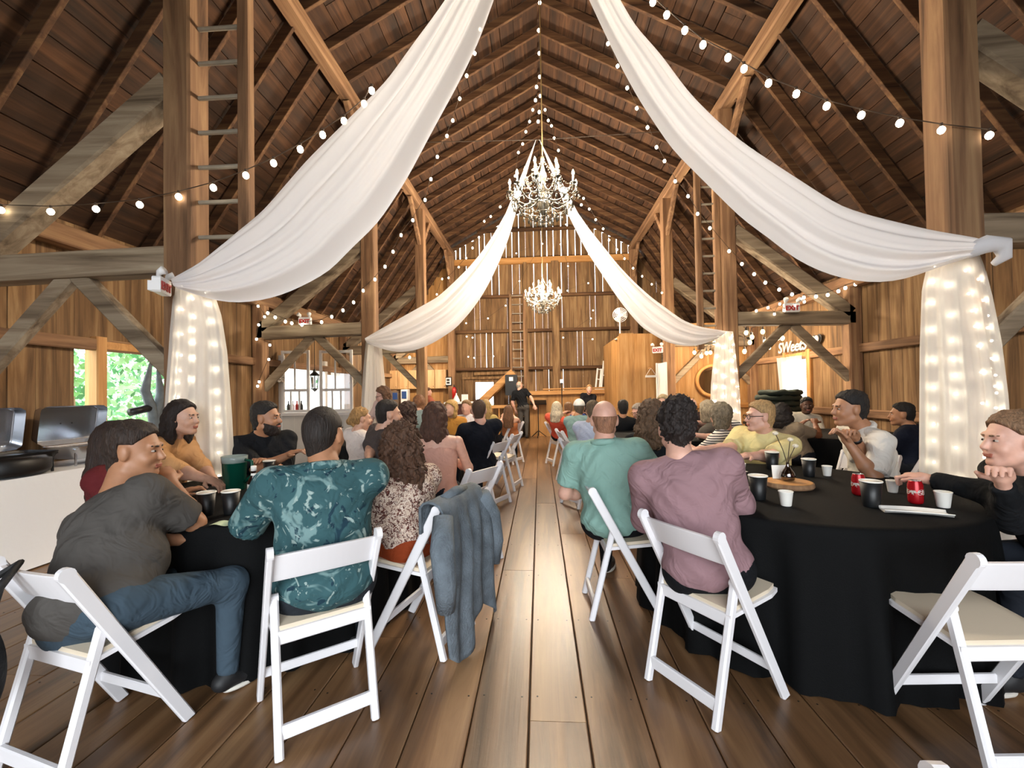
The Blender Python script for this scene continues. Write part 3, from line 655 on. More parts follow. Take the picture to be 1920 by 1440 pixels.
# frames leaning on the ledge
for px, wx, lab in ((1133, 0.2, 'tall white empty window frame leaning above the stage ledge'), (1120, 0.12, 'narrow white frame leaning left of the taller frame on the ledge')):
    b = at_y(px, 726, 14.0); fr = thing('window_frame', lab, 'frame', (b.x, 14.0, 1.385), 0)
    H = 1.0 if px > 1130 else 0.75
    T = Matrix.Rotation(0.16, 4, 'Y') @ Matrix.Rotation(-0.35, 4, 'X')
    for p in (beam((-wx/2, 0, 0), (-wx/2, 0, H), 0.05, 0.03, up=(0, 1, 0)), beam((wx/2, 0, 0), (wx/2, 0, H), 0.05, 0.03, up=(0, 1, 0))): mk('stile', xf(p, T), M_white, fr)
    for z in (0.03, H*0.5, H-0.03): mk('rail', xf(beam((-wx/2, 0, z), (wx/2, 0, z), 0.04, 0.03), T), M_white, fr)
# hanging sign board on a bracket
hb = at_y(1218, 706, 10.85); hs = thing('hanging_sign', 'small white board hanging by strings from a bracket on the closet', 'sign', tuple(hb))
mk('board', prism(cham(0.26, 0.05, .004), (0, -0.16, 0), (0, -0.12, 0)), M_white, hs)
mk('strings', join(tube([(-0.12, -0.14, 0.02), (0, -0.14, 0.2)], 0.004, 4), tube([(0.12, -0.14, 0.02), (0, -0.14, 0.2)], 0.004, 4)), M_white, hs)
mk('bracket', tube([(0, 0.09, 0.2), (0, -0.16, 0.2), (0.03, -.18, 0.24)], 0.012, 6), M_new, hs)

# stage gear
ms = at_z(1010, 820, 0.0); st = thing('music_stand', 'black music stand before the stage front', 'stand', (ms.x, ms.y, 0))
mk('pole', tube([(0, 0, 0.05), (0, 0, 1.0)], 0.014, 8), M_black, st); mk('desk', xf(box(-0.25, 0.25, -0.01, 0.01, -0.02, 0.3), Matrix.Translation((0, 0, 1.0)) @ Matrix.Rotation(-1.2, 4, 'X')), M_black, st)
for q in range(3): a = 2*PI*q/3+.4; mk('leg', tube([(0, 0, 0.2), (0.25*math.cos(a), 0.25*math.sin(a), 0.012)], 0.012, 6), M_black, st)
mp_ = at_y(1053, 715, 12.6); st = thing('phone_tripod', 'slim black tripod holding a white phone before the stage', 'tripod', (mp_.x, 12.6, 0))
mk('pole', tube([(0, 0, 0.25), (0, 0, mp_.z-0.05)], 0.013, 8), M_black, st); mk('phone', box(-0.045, 0.045, -0.006, 0.006, mp_.z-0.05, mp_.z+0.06), M_whiteg, st); mk('clamp', box(-0.03, 0.03, -0.012, 0.016, mp_.z-0.08, mp_.z-0.045), M_black, st)
for q in range(3): a = 2*PI*q/3; mk('leg', tube([(0, 0, 0.5), (0.3*math.cos(a), 0.3*math.sin(a), 0.01)], 0.011, 6), M_black, st)
sp = at_y(959, 722, 13.32); st = thing('loudspeaker', 'black loudspeaker with white label on a pole behind the standing man', 'speaker', (sp.x, 13.32, 0))
mk('cabinet', prism(cham(0.36, 0.62, .02), (0, -0.15, sp.z), (0, 0.15, sp.z)), M_black, st); mk('label_plate', box(-0.06, 0.06, -0.156, -0.148, sp.z+0.12, sp.z+0.24), M_whiteg, st); mk('pole', tube([(0, 0, 0.1), (0, 0, sp.z-0.3)], 0.018, 8), M_black, st)
for q in range(3): a = 2*PI*q/3; mk('leg', tube([(0, 0, 0.45), (0.35*math.cos(a), 0.35*math.sin(a), 0.012)], 0.014, 6), M_black, st)
bg = at_z(982, 818, 0.0); gb = mk('gear_bag', ball((0, 0, 0.3), (0.11, 0.14, 0.3), 14, 10), M_black, smooth=True, label='upright black gear bag at the standing man\'s feet', cat='bag'); gb.location = (bg.x, bg.y, 0)
mk('handle', tube([(-0.05, 0, 0.57), (-.03, 0, 0.64), (.03, 0, 0.64), (0.05, 0, 0.57)], 0.01, 6), M_black, gb)
# stairs to the loft
sr = thing('stairs', 'pine stair stringers rising to the loft beside the speaker', 'stairs', (0, 0, 0))
p0, p1 = at_y(903, 752, 13.85), at_y(962, 697, 13.85); dd = (p0-p1).normalized()
lo = p1+dd*((p1.z-0.03)/-dd.z)
for dy in (0, 0.6): mk('stringer', beam(lo+Vector((0, dy, 0)), p1+Vector((0, dy, 0)), 0.05, 0.22), M_newx, sr)
for k in range(8): q = lo.lerp(p1, (k+0.7)/8.4); mk('tread', box(q.x-0.12, q.x+0.12, q.y+0.03, q.y+0.57, q.z-0.02, q.z+0.02), M_newx, sr)
mk('rail', beam((-2.0, 13.5, 0.92), (-0.5, 13.5, 0.94), 0.05, 0.1), M_newx, sr)
for k in range(7): mk('baluster', beam((-1.95+k*.23, 13.5, 0), (-1.95+k*.23, 13.5, 0.88), 0.05, 0.04, up=(0, 1, 0)), M_newx, sr)

# kitchen: cabinets one by one, counter, appliances
M_cab = wood('light_maple', '#a88458', '#c6a074', '#d6b48c', rough=0.45, axis=2, rvar=0.1)
edges = [729, 745, 765, 783, 798, 815, 836]
for k in range(6):
    a, b = at_y(edges[k], 715, 14.25).x, at_y(edges[k+1], 715, 14.25).x
    c = thing('wall_cabinet', 'maple wall cabinet, number %d of six counted from the wall corner' % (k+1), 'cabinet', ((a+b)/2, 14.25, 1.53), group='maple kitchen wall cabinets')
    w = (b-a)/2-0.005
    c['label'] = ['maple wall cabinet in the kitchen corner by the white drape', 'second maple wall cabinet from the kitchen corner', 'third maple wall cabinet from the kitchen corner',
                  'maple wall cabinet just left of the kitchen post', 'maple wall cabinet just right of the kitchen post', 'last maple wall cabinet beside the framed picture'][k]
    mk('body', box(-w, w, 0.02, 0.28, 0, 0.62), M_cab, c); d_ = mk('door', join(box(-w+.01, w-.01, 0.0, 0.02, 0.01, 0.61), box(-w+.05, w-.05, -0.008, 0.0, 0.06, 0.56)), M_cab, c)
    mk('knob', ball((w-0.04, -0.015, 0.08), 0.014, 8, 5), M_steel, d_)
kc = thing('kitchen_counter', 'kitchen counter with backsplash under the maple cabinets', 'counter', (0, 0, 0))
mk('base', box(XL+.2, -3.2, 13.95, 14.45, 0, 0.88), plain('dark_base', '#2a1d15', 0.6), kc); mk('worktop', box(XL+.2, -3.2, 13.92, 14.45, 0.88, 0.92), M_black, kc)
mk('backsplash', box(XL+.2, -3.2, 14.45, 14.48, 0.92, 1.5), M_panel, kc)
for px, w, hh, m, lab in ((743, 0.22, 0.55, M_steel, 'steel coffee urn on the kitchen counter'), (760, 0.22, 0.6, M_whiteg, 'white drinks dispenser with blue front on the kitchen counter')):
    q = at_y(px, 750, 14.1); a = thing('drinks_machine', lab, 'appliance', (q.x, 14.1, 0.921))
    mk('body', prism(cham(w, hh, 0.02), (0, -0.12, hh/2), (0, 0.14, hh/2)), m, a); mk('front_panel', box(-w*.35, w*.35, -0.13, -0.118, hh*.5, hh*.9), plain('blue_panel', '#2a4a86', 0.4), a)
    mk('tap', tube([(0, -0.12, hh*.3), (0, -0.17, hh*.3), (0, -0.17, hh*.22)], 0.012, 6), M_black, a)
q = at_y(840, 715, 14.25); pc = thing('picture', 'small black framed picture on the kitchen post', 'picture', (q.x, 14.27, q.z-0.0))
mk('frame', join(beam((-.11, 0, -.13), (-.11, 0, .13), .03, .03, up=(0, 1, 0)), beam((.11, 0, -.13), (.11, 0, .13), .03, .03, up=(0, 1, 0)), beam((-.12, 0, -.13), (.12, 0, -.13), .03, .03), beam((-.12, 0, .13), (.12, 0, .13), .03, .03)), M_black, pc)
mk('mount', box(-.1, .1, 0, .008, -.12, .12), M_whiteg, pc); mk('print', join(box(-.05, .05, -.006, 0, .01, .08), box(-.05, .05, -.006, 0, -.08, -.01)), M_black, pc)
q = at_y(850, 736, 13.95); fx = thing('fire_extinguisher', 'red fire extinguisher on the post by the kitchen bar', 'extinguisher', (q.x, 14.1, q.z-0.2))
mk('cylinder', lathe([(0.02, 0), (0.07, 0.01), (0.075, 0.3), (0.05, 0.36), (0.025, 0.38)], 12), M_red, fx, smooth=True); mk('valve', join(box(-.02, .02, -.02, .02, .38, .43), beam((0, 0, .44), (0, -.1, .46), .02, .015)), M_black, fx); mk('hose', tube([(.02, 0, .4), (.09, -.02, .3), (.085, -.02, .1)], .01, 6), M_black, fx)
a, b = at_y(832, 752, 11.6), at_y(882, 752, 11.6); br = thing('bar_counter', 'dark red-brown bar counter with pale top in front of the gable door', 'counter', ((a.x+b.x)/2, 11.6, 0))
w = (b.x-a.x)/2; mk('body', box(-w+.05, w-.05, 0.05, 0.5, 0, 1.08), plain('redwood', '#4a2014', 0.5, var=.2), br); mk('top', prism(cham(2*w, .05, .01), (0, 0, 1.11), (0, .55, 1.11)), M_white, br)
for px, nm, part, m, lab in ((855, 'cloche', lathe([(0.1, 0), (0.095, .04), (.05, .14), (.015, .2), (.02, .22), (.004, .24)], 14), M_whiteg, 'white domed cover on the bar counter'), (871, 'napkin_box', box(-.08, .08, -.06, .06, 0, .2), M_white, 'white box standing on the bar counter')):
    q = at_y(px, 748, 11.8); o = mk(nm, part, m, label=lab, cat=nm.replace('_', ' ')); o.location = (q.x, 11.85, 1.136)

# coffee bar with old window frames standing on it
cx0, cx1 = at_y(529, 773, 7.95).x, at_y(690, 773, 7.95).x; cz = at_y(610, 774, 7.95).z
cb = thing('coffee_bar', 'white panelled coffee bar below the old window frames', 'counter', (0, 0, 0))
M_bar = plain('whitewashed_board', '#d9d5cb', 0.7, var=0.12, vscale=3)
n = 7
for k in range(n): x0, x1 = cx0+(cx1-cx0)*k/n, cx0+(cx1-cx0)*(k+1)/n; mk('panel_board', box(x0+.002, x1-.002, 7.95, 7.98, 0.0, cz-.04), M_bar, cb)
mk('top', prism(cham(cx1-cx0+.06, 0.05, .01), ((cx0+cx1)/2, 7.9, cz-.02), ((cx0+cx1)/2, 8.45, cz-.02)), M_white, cb); mk('carcass', box(cx0+.02, cx1-.02, 7.98, 8.4, 0.0, cz-.05), M_bar, cb)
def oldframe(l, r, t, b, mid, up, dn, lab):
    P = at_y(l, b, 8.0); Q = at_y(r, t, 8.0); w = Q.x-P.x; H = Q.z-cz
    f = thing('window_sash', lab, 'window frame', (P.x, 8.02, cz+0.006))
    for x in (0.025, w-.025): mk('stile', beam((x, 0, 0), (x, 0, H), .05, .035, .004, up=(0, 1, 0)), M_white, f)
    zm = at_y(l, mid, 8.0).z-cz
    for z in (0.03, zm, H-.03): mk('rail', beam((.05, 0, z), (w-.05, 0, z), .035, .05, .004), M_white, f)
    for px in up: x = at_y(px, mid, 8.0).x-P.x; mk('muntin', beam((x, 0, zm+.02), (x, 0, H-.05), .025, .03, .003, up=(0, 1, 0)), M_white, f)
    for px in dn: x = at_y(px, mid, 8.0).x-P.x; mk('muntin', beam((x, 0, .05), (x, 0, zm-.02), .025, .03, .003, up=(0, 1, 0)), M_white, f)
    xs = [0.05]+[at_y(px, mid, 8.0).x-P.x for px in up]+[w-.05]
    for x0, x1 in zip(xs[:-1], xs[1:]): mk('pane', box(x0, x1, -.002, .002, zm, H-.04), M_pane, f)
    xs = [0.05]+[at_y(px, mid, 8.0).x-P.x for px in dn]+[w-.05]
    for x0, x1 in zip(xs[:-1], xs[1:]): mk('pane', box(x0, x1, -.002, .002, .05, zm), M_pane, f)
oldframe(527, 579, 657, 772, 733, (552,), (544, 560), 'old white window sash standing on the coffee bar by the coffee sign')
oldframe(599, 660, 656, 771, 732, (628,), (622, 638), 'old white window sash standing on the coffee bar next to the white drape')
lp = at_y(590, 714, 8.6); ln = thing('lantern', 'black lantern hanging by a chain between the two window sashes', 'lantern', tuple(lp))
mk('roof', lathe([(0.11, 0.1), (0.1, 0.12), (0.04, 0.17), (0.025, 0.22), (.004, .24)], 8), M_black, ln); mk('cage', join(*[tube([(.08*math.cos(a), .08*math.sin(a), .1), (.06*math.cos(a), .06*math.sin(a), -.15)], .007, 4) for a in np.linspace(0, 2*PI, 7)[:-1]], lathe([(.08, -.17), (.075, -.15), (.03, -.2), (.004, -.22)], 8)), M_black, ln)
mk('chain', tube([(0, 0, .23), (0, 0, at_y(590, 618, 8.6).z-lp.z)], .007, 5), M_cord, ln); mk('glass', lathe([(.05, -.14), (.065, .08)], 8), M_pane, ln)
for px, lab in ((541, 'cluster of syrup bottles behind the left sash'), ): 
    for k in range(4):
        q = at_y(px+k*8, 765, 8.25); o = mk('syrup_bottle', lathe([(.03, 0), (.032, .01), (.032, .13), (.012, .17), (.012, .22), (.004, .222)], 10), [M_black, M_whiteg, M_red, M_black][k], smooth=True, label=['black syrup bottle nearest the coffee sign', 'white syrup bottle behind the coffee bar sash', 'red syrup bottle behind the coffee bar sash', 'black syrup bottle next to the red one'][k], cat='bottle', group='syrup bottles on the coffee bar'); o.location = (q.x, 8.25, cz+0.006)

# dark green folded covers stacked on a table by the alcove
gq = at_y(1462, 772, 8.3); M_green = plain('dark_green_canvas', '#1f2b22', 0.8, bump=0.4, bscale=12)
tb = thing('stack_table', 'plain dark table holding the folded green covers', 'table', (gq.x, 8.3, 0))
mk('top', box(-.5, .5, -.35, .35, .70, .75), M_black, tb)
for sx in (-1, 1):
    for sy in (-1, 1): mk('leg', beam((sx*.45, sy*.3, 0), (sx*.45, sy*.3, .7), .05, .05, up=(0, 1, 0)), M_black, tb)
GL = ['lowest', 'second lowest', 'third lowest', 'third from the top', 'second from the top', 'topmost']
for k in range(6):
    r_ = random.Random(k); w = .47-.02*k; zz = .752+k*.098
    V, Fc = lathe([(.02, 0), (.9, .0), (.98, .2), (1, .5), (.98, .8), (.9, 1), (.02, 1)], 40)
    V = [(x*w*(1+.03*math.sin(9*math.atan2(y, x)+k)), y*.3, (z*.09)+.012*math.sin(x*8+k*2)*z+.008*math.sin(x*19+k)*z) for x, y, z in V]
    o = mk('folded_cover', (V, Fc), M_green, smooth=True, label='dark green folded canvas cover beside the sweets window, %s of the pile' % GL[k], cat='fabric', group='pile of folded green covers')
    o.location = (gq.x+r_.uniform(-.05, .05), 8.3, zz)

# buffet along the side wall
bf = thing('buffet_table', 'long buffet table under a floor-length white cloth by the wall', 'table', (-4.52, 2.9, 0))
mk('tabletop', box(-.33, .33, -1.6, 1.75, .72, .752), M_white, bf)
def skirt(u, v):
    P = [(-.36, -1.65), (.36, -1.65), (.36, 1.8), (-.36, 1.8)]; per = [.72, 3.45, .72, 3.45]; s = u*sum(per); k = 0
    while k < 3 and s > per[k]: s -= per[k]; k += 1
    a, b = P[k], P[(k+1) % 4]; t = s/per[k]; x, y = a[0]+(b[0]-a[0])*t, a[1]+(b[1]-a[1])*t; f = 1+.02*v*math.sin(u*150)
    return (x*(1+.05*v*f), y*(1+.01*v*f)+.01*v*math.sin(u*140), .757-.745*v)
mk('tablecloth', join(grid(skirt, 200, 8), box(-.36, .36, -1.65, 1.8, .753, .757)), M_whitecloth, bf)
def chafer(x, y, yaw, label, black=False):
    c = thing('chafing_dish', label, 'chafing dish', (x, y, .758), yaw, group='chafing dishes on the buffet')
    m = M_black if black else M_steel
    mk('frame', join(*[tube([(sx*.26, sy*.15, 0), (sx*.26, sy*.15, .16)], .01, 6) for sx in (-1, 1) for sy in (-1, 1)], tube([(-.28, -.17, .16), (.28, -.17, .16), (.28, .17, .16), (-.28, .17, .16), (-.28, -.17, .16)], .01, 6)), m, c)
    mk('pan', grid(lambda u, v: ((.30-.05*min(1, v*1.5))*max(-1, min(1, 1.35*math.cos(2*PI*u))), (.19-.04*min(1, v*1.5))*max(-1, min(1, 1.35*math.sin(2*PI*u))), .18-.12*min(1, v*1.5)) if v < .95 else (0, 0, .06), 40, 8), m, c, smooth=True)
    if black: mk('body', lathe([(.29, .02), (.3, .05), (.3, .13), (.27, .16), (.1, .165)], 30), M_black, c, smooth=True)
    ld = mk('lid', grid(lambda u, v: ((.30-.03*v)*max(-1, min(1, 1.3*math.cos(2*PI*u)))*(1 if v < .93 else 0), (.19-.03*v)*max(-1, min(1, 1.3*math.sin(2*PI*u)))*(1 if v < .93 else 0), .10*min(1, v*1.4)), 44, 10), M_steel, c, smooth=True)
    ld.matrix_local = Matrix.Translation((0, .2, .37)) @ Matrix.Rotation(math.radians(-82), 4, 'X')
    mk('handle', tube([(-.05, 0, .1), (-.05, 0, .14), (.05, 0, .14), (.05, 0, .1)], .008, 6), M_black, ld)
    mk('burner', lathe([(.04, 0), (.04, .06), (.035, .065)], 12), M_steel, c, smooth=True)
chafer(-4.42, 3.34, 1.5, 'open chafing dish with black round base on the white buffet', True)
chafer(-4.46, 4.12, 1.5, 'open steel chafing dish with upright lid below the window')

# driftwood and fan pole in the window, leaves outside
dq = at_x(290, 775, XL+.25); dr = thing('driftwood', 'grey driftwood branch standing in the open window', 'driftwood', (dq.x, dq.y, .96))
M_drift = plain('grey_driftwood', '#5d6468', 0.8, var=.3, bump=.4, bscale=30)
for q, (dx, dy, hh) in enumerate(((.0, -.1, .85), (.02, .05, .78), (0, .12, .6))): mk('branch', tube([(0, 0, 0), (0, dy*.3, hh*.3), (dx, dy*1.3, hh*.6), (dx, dy*.5, hh)], [.05, .055, .05, .015], 8), M_drift, dr, smooth=True)
mk('black_muff', tube([(0, -.32, .26), (0, -.08, .30)], .045, 10), M_black, dr, smooth=True)
dr2 = mk('plant_shelf', box(XL+.1, XL+.4, WIN[0]-.1, WIN[1]+.1, .925, .958), M_white, label='white shelf board under the open window', cat='shelf')
M_leafs = [plain('leaf_light', '#7fae6c', .6), plain('leaf_mid', '#4f8a55', .6), plain('leaf_pale', '#a9cfa0', .6)]
for q, (tx, ty) in enumerate(((-8.6, 7.4), (-10.0, 11.3), (-13.5, 12.5))):
    t = thing('tree', ['leafy tree seen through the open window', 'tree behind the first one outside the window', 'farther tree outside the window'][q], 'tree', (tx, ty, -.2), group='trees outside the barn')
    mk('trunk', tube([(0, 0, 0), (.1, 0, 1.2), (0, .1, 2.6), (.1, 0, 4)], [.14, .12, .09, .03], 8), M_hewnz, t, smooth=True)
    r_ = np.random.default_rng(q); V = []; Fc = []; n = 2600
    d = r_.normal(size=(n, 3)); d /= np.linalg.norm(d, axis=1)[:, None]; P = d*(r_.uniform(.55, 1, n)**.5)[:, None]*np.array([1.5, 1.7, 2.3])+np.array([0, 0, 2.3])
    for k in range(n):
        a = r_.normal(size=3); a /= np.linalg.norm(a); b = np.cross(a, d[k]); b /= np.linalg.norm(b)+1e-6; s = .09
        V += [tuple(P[k]-a*s), tuple(P[k]+b*s*.5), tuple(P[k]+a*s), tuple(P[k]-b*s*.5)]; Fc.append((4*k, 4*k+1, 4*k+2, 4*k+3))
    lo = mk('leaves', (V, Fc), M_leafs, t, kind='stuff'); lo.data.polygons.foreach_set('material_index', r_.integers(0, 3, n).astype(np.int32))

# ================================================================== chairs, tables, tableware
M_resin = plain('white_resin', '#e4e3e6', 0.42)
M_pad = plain('cream_vinyl_pad', '#d9cbb4', 0.5)
def make_chair():
    c = thing('folding_chair', 'x', 'chair')
    for s in (-1, 1):
        x = s*0.212; A, B = Vector((x, 0.215, 0)), Vector((x*0.98, -0.20, 0.775)); t = (B-A).normalized()
        pts = [A, A.lerp(B, .5), A.lerp(B, .9), B+Vector((0, 0.012, 0))]
        n = Vector((0, t.z, -t.y)); prof = cham(0.024, 0.052, 0.006)
        V, Fc = prism(prof, A, B, up=tuple(n))
        V = [(p[0], p[1], max(p[2], 0.001)) for p in V]
        cap = prism([(0.026*math.cos(a), 0.026*math.sin(a)) for a in np.linspace(0, 2*PI, 15)[:-1]], B+Vector((-0.012, 0, 0)), B+Vector((0.012, 0, 0)), up=tuple(n))
        mk('front_leg', join((V, Fc), cap), M_resin, c)
        x = s*0.182; A, B = Vector((x, -0.215, 0)), Vector((x, -0.075, 0.555)); t = (B-A).normalized(); n = Vector((0, t.z, -t.y))
        V, Fc = prism(cham(0.032, 0.036, 0.008), A, B, up=tuple(n)); V = [(p[0], p[1], max(p[2], 0.001)) for p in V]
        cap = prism([(0.018*math.cos(a), 0.018*math.sin(a)) for a in np.linspace(0, 2*PI, 13)[:-1]], B+Vector((-0.016, 0, 0)), B+Vector((0.016, 0, 0)), up=tuple(n))
        mk('rear_leg', join((V, Fc), cap), M_resin, c)
        mk('pin', tube([(s*0.18, -0.083, 0.54), (s*0.215, -0.083, 0.54)], 0.007, 6), M_steel, c)
    # curved back slat
    def slat(u, v):
        a = 2*PI*v; X = (u-.5)*0.408; bow = -0.03*(1-(2*u-1)**2); z = 0.70+0.012*(1-(2*u-1)**2)
        h = 0.06; th = 0.009; cz, cy = max(-1, min(1, 1.5*math.sin(a))), max(-1, min(1, 1.5*math.cos(a)))
        zz = z+h*cz; return (X, -0.20+0.415*(0.775-zz)/0.775*1.0+0.012+bow+th*cy, zz)
    mk('back_slat', grid(slat, 14, 20), M_resin, c)
    # seat with rim and pad, tips back slightly
    def seat(z0, z1, k): 
        o = [(-.195*k, -.125), (.195*k, -.125), (.2*k, .16), (.185*k, .225), (-.185*k, .225), (-.2*k, .16)]
        return [(x, y*k+(1-k)*.05, z+0.035*(y+.125)/.35) for z in (z0, z1) for x, y in o], [(5, 4, 3, 2, 1, 0), (6, 7, 8, 9, 10, 11)]+[(i, (i+1) % 6, 6+(i+1) % 6, 6+i) for i in range(6)]
    mk('seat', seat(.418, .436, 1.0), M_resin, c); mk('seat_pad', seat(.4365, .454, .94), M_pad, c)
    mk('seat_rail', beam((-.17, -.112, .408), (.17, -.112, .408), .022, .055, .005), M_resin, c)
    mk('rear_stretcher', beam((-.17, -.196, .085), (.17, -.196, .085), .022, .055, .005), M_resin, c)
    mk('front_stretcher', beam((-.2, .135, .155), (.2, .135, .155), .018, .04, .005), M_resin, c)
    return c
CH0 = make_chair(); _used = [False]
def chair(x, y, fx, fy, label, group='white folding chairs'):
    o = CH0 if not _used[0] else copy_tree(CH0); _used[0] = True
    o.location = (x, y, 0.0); o.rotation_euler = (0, 0, math.atan2(-fx, fy)); tag(o, label, 'chair', group); return o
def yawv(d): a = math.radians(d); return (-math.sin(a), math.cos(a))
def fpx(px, py): return at_z(px, py, 0.0)
# near chairs from their feet on the floor
def chair_rear(rl, rr, label):
    A, B = fpx(*rl), fpx(*rr); w = (B-A).normalized(); f = Vector((-w.y, w.x, 0)); c = (A+B)/2+f*0.215; return chair(c.x, c.y, f.x, f.y, label), c, f
_, C1c, C1f = chair_rear((517, 1428), (709, 1345), 'white folding chair under the man in the teal floral shirt')
_, C3c, C3f = chair_rear((1214, 1272), (1345, 1370), 'white folding chair under the woman in the mauve top')
C2c, C2f = Vector((-.68, 2.5, 0)), Vector((-.965, .262, 0))
chair(C2c.x, C2c.y, C2f.x, C2f.y, 'white folding chair with a denim jacket hung on its back')
C4c, C4f = Vector((.50, 2.88, 0)), Vector((1, .02, 0))
chair(C4c.x, C4c.y, C4f.x, C4f.y, 'white folding chair under the bald man in the green shirt')
C6c, C6f = Vector((-1.79, 1.67, 0)), Vector((.25, .968, 0))
chair(C6c.x, C6c.y, C6f.x, C6f.y, 'white folding chair under the man in the grey T-shirt')
chair(1.68, 1.83, -.06, 1, 'empty white folding chair with a cream seat pad at the black table')
_q = at_z(1762, 1436, .80); chair(_q.x+.208, _q.y-.2, 0, -1, 'white folding chair of which only the rounded back top shows at the floor edge')
# tables
def cloth_table(x, y, r, label, seed):
    t = thing('round_table', label, 'table', (x, y, 0), group='round tables under black cloths')
    mk('tabletop', lathe([(r-.01, .72), (r, .725), (r, .745), (r-.01, .75)], 40), M_new, t)
    for k in range(4): a = PI/4+k*PI/2; mk('leg', tube([(r*.5*math.cos(a), r*.5*math.sin(a), 0), (r*.45*math.cos(a), r*.45*math.sin(a), .72)], .015, 6), M_black, t)
    rr = np.random.default_rng(seed); ph = rr.uniform(0, 6.28, 3); n = 160; V = [(0, 0, .757)]; Fc = []
    prof = [(.5, .757, 0), (.97, .757, 0), (1.0, .755, 0), (1.012, .745, 0), (1.015, .70, .1), (1.02, .5, .6), (1.03, .25, .9), (1.045, .012, 1.0)]
    for f, z, a in prof:
        for k in range(n):
            th = 2*PI*k/n; w = math.sin(22*th+ph[0])+.6*math.sin(37*th+ph[1])+.7*math.sin(9*th+ph[2]); R = r*f+a*.028*w; V.append((R*math.cos(th), R*math.sin(th), z))
    for k in range(n): Fc.append((0, 1+k, 1+(k+1) % n))
    for i in range(len(prof)-1):
        for k in range(n): a, b = 1+i*n, 1+(i+1)*n; Fc.append((a+k, b+k, b+(k+1) % n, a+(k+1) % n))
    mk('tablecloth', (V, Fc), M_cloth, t, smooth=True); return t
TL, TR = (-1.78, 2.88), (1.56, 2.9)
cloth_table(*TL, .86, 'round black-clothed table with the green pitcher and sauce bottle', 1)
cloth_table(*TR, .88, 'round black-clothed table with red cans and a silver bud vase', 2)
cloth_table(-2.0, 6.0, .86, 'round black-clothed table where the man in the navy blazer sits', 3)
cloth_table(1.75, 6.25, .86, 'round black-clothed table behind the man in the yellow shirt', 4)
cloth_table(-1.8, 9.2, .86, 'round black-clothed table near the bar counter', 5)
cloth_table(1.5, 9.3, .86, 'round black-clothed table near the closet planks', 6)
cloth_table(3.95, 6.1, .8, 'round black-clothed table by the side wall under the sweets sign', 7)
# more chairs
FC = [(-.66, 5.45, 65, 'white folding chair under the man in the navy blazer'), (-.53, 6.35, 75, 'white folding chair on the aisle just behind the navy blazer chair'),
      (-.62, 3.62, 60, 'white folding chair under the woman in the pink strappy top'), (-.62, 8.6, 60, 'white folding chair under the long-haired child on the aisle'),
      (.36, 8.4, -70, 'white folding chair under the woman in the coral top'), (.48, 6.75, -80, 'white folding chair under the man in the white cap'),
      (.52, 5.45, -60, 'white folding chair under the person in the pale blue shirt'), (2.7, 3.95, 120, 'white folding chair under the man in the white shirt'),
      (2.05, 4.2, 160, 'white folding chair under the man in the yellow shirt'), (3.0, 4.6, 40, 'empty white folding chair behind the man in the white shirt'),
      (4.1, 5.0, 20, 'white folding chair under the person in navy by the lit drape'), (2.6, 5.35, 20, 'empty white folding chair between the tables beside the bud vase'),
      (-2.95, 3.1, -80, 'white folding chair under the woman in the peach blouse'), (-2.6, 3.85, -140, 'white folding chair under the bearded man'),
      (2.55, 2.25, 70, 'white folding chair under the woman in black with blond hair')]
for x, y, a, lab in FC: chair(x, y, *yawv(a), lab)

# denim jacket over the back of the chair
M_denim = plain('washed_denim', '#606a72', 0.85, bump=.5, bscale=90, var=.35, vscale=9)
jm = Matrix.Translation(C2c) @ rotz(math.atan2(-C2f.x, C2f.y))
def jk(u, v):            # drapes from the front of the slat over the top and down the back
    x = (u-.5)*.5*(1+.22*max(0, v-.25)); s = v*1.05; f = .014*math.sin(u*23+v*3)+.012*math.sin(u*11+1)
    if s < .14: return (x, -.135+f*.2, .66+s)
    if s < .24: t = (s-.14)/.10; return (x, -.135-.105*t+f*.3, .80+.018*math.sin(PI*t))
    t = s-.24; return (x+.02*math.sin(t*9), -.245-.06*math.sin(min(1, t*2)*PI/2)+f*min(1, t*6), .79-t*(.88+.1*math.sin(u*7)))
jo = mk('denim_jacket', [tuple(jm @ Vector(p)) for p in grid(jk, 40, 40)[0]] and (grid(jk, 40, 40)), M_denim, smooth=True, label='faded blue denim jacket draped over the folding chair back', cat='jacket'); jo.matrix_world = jm
sm = jo.modifiers.new('thick', 'SOLIDIFY'); sm.thickness = .012
for s in (-1, 1): mk('sleeve', tube([(s*.25, -.26, .76), (s*.32, -.29, .62), (s*.33, -.31, .46), (s*.31, -.30, .33)], [.05, .06, .055, .045], 12), M_denim, jo, smooth=True)
mk('collar', tube([(-.13, -.2, .815), (0, -.21, .835), (.13, -.2, .815)], .026, 8), M_denim, jo, smooth=True)

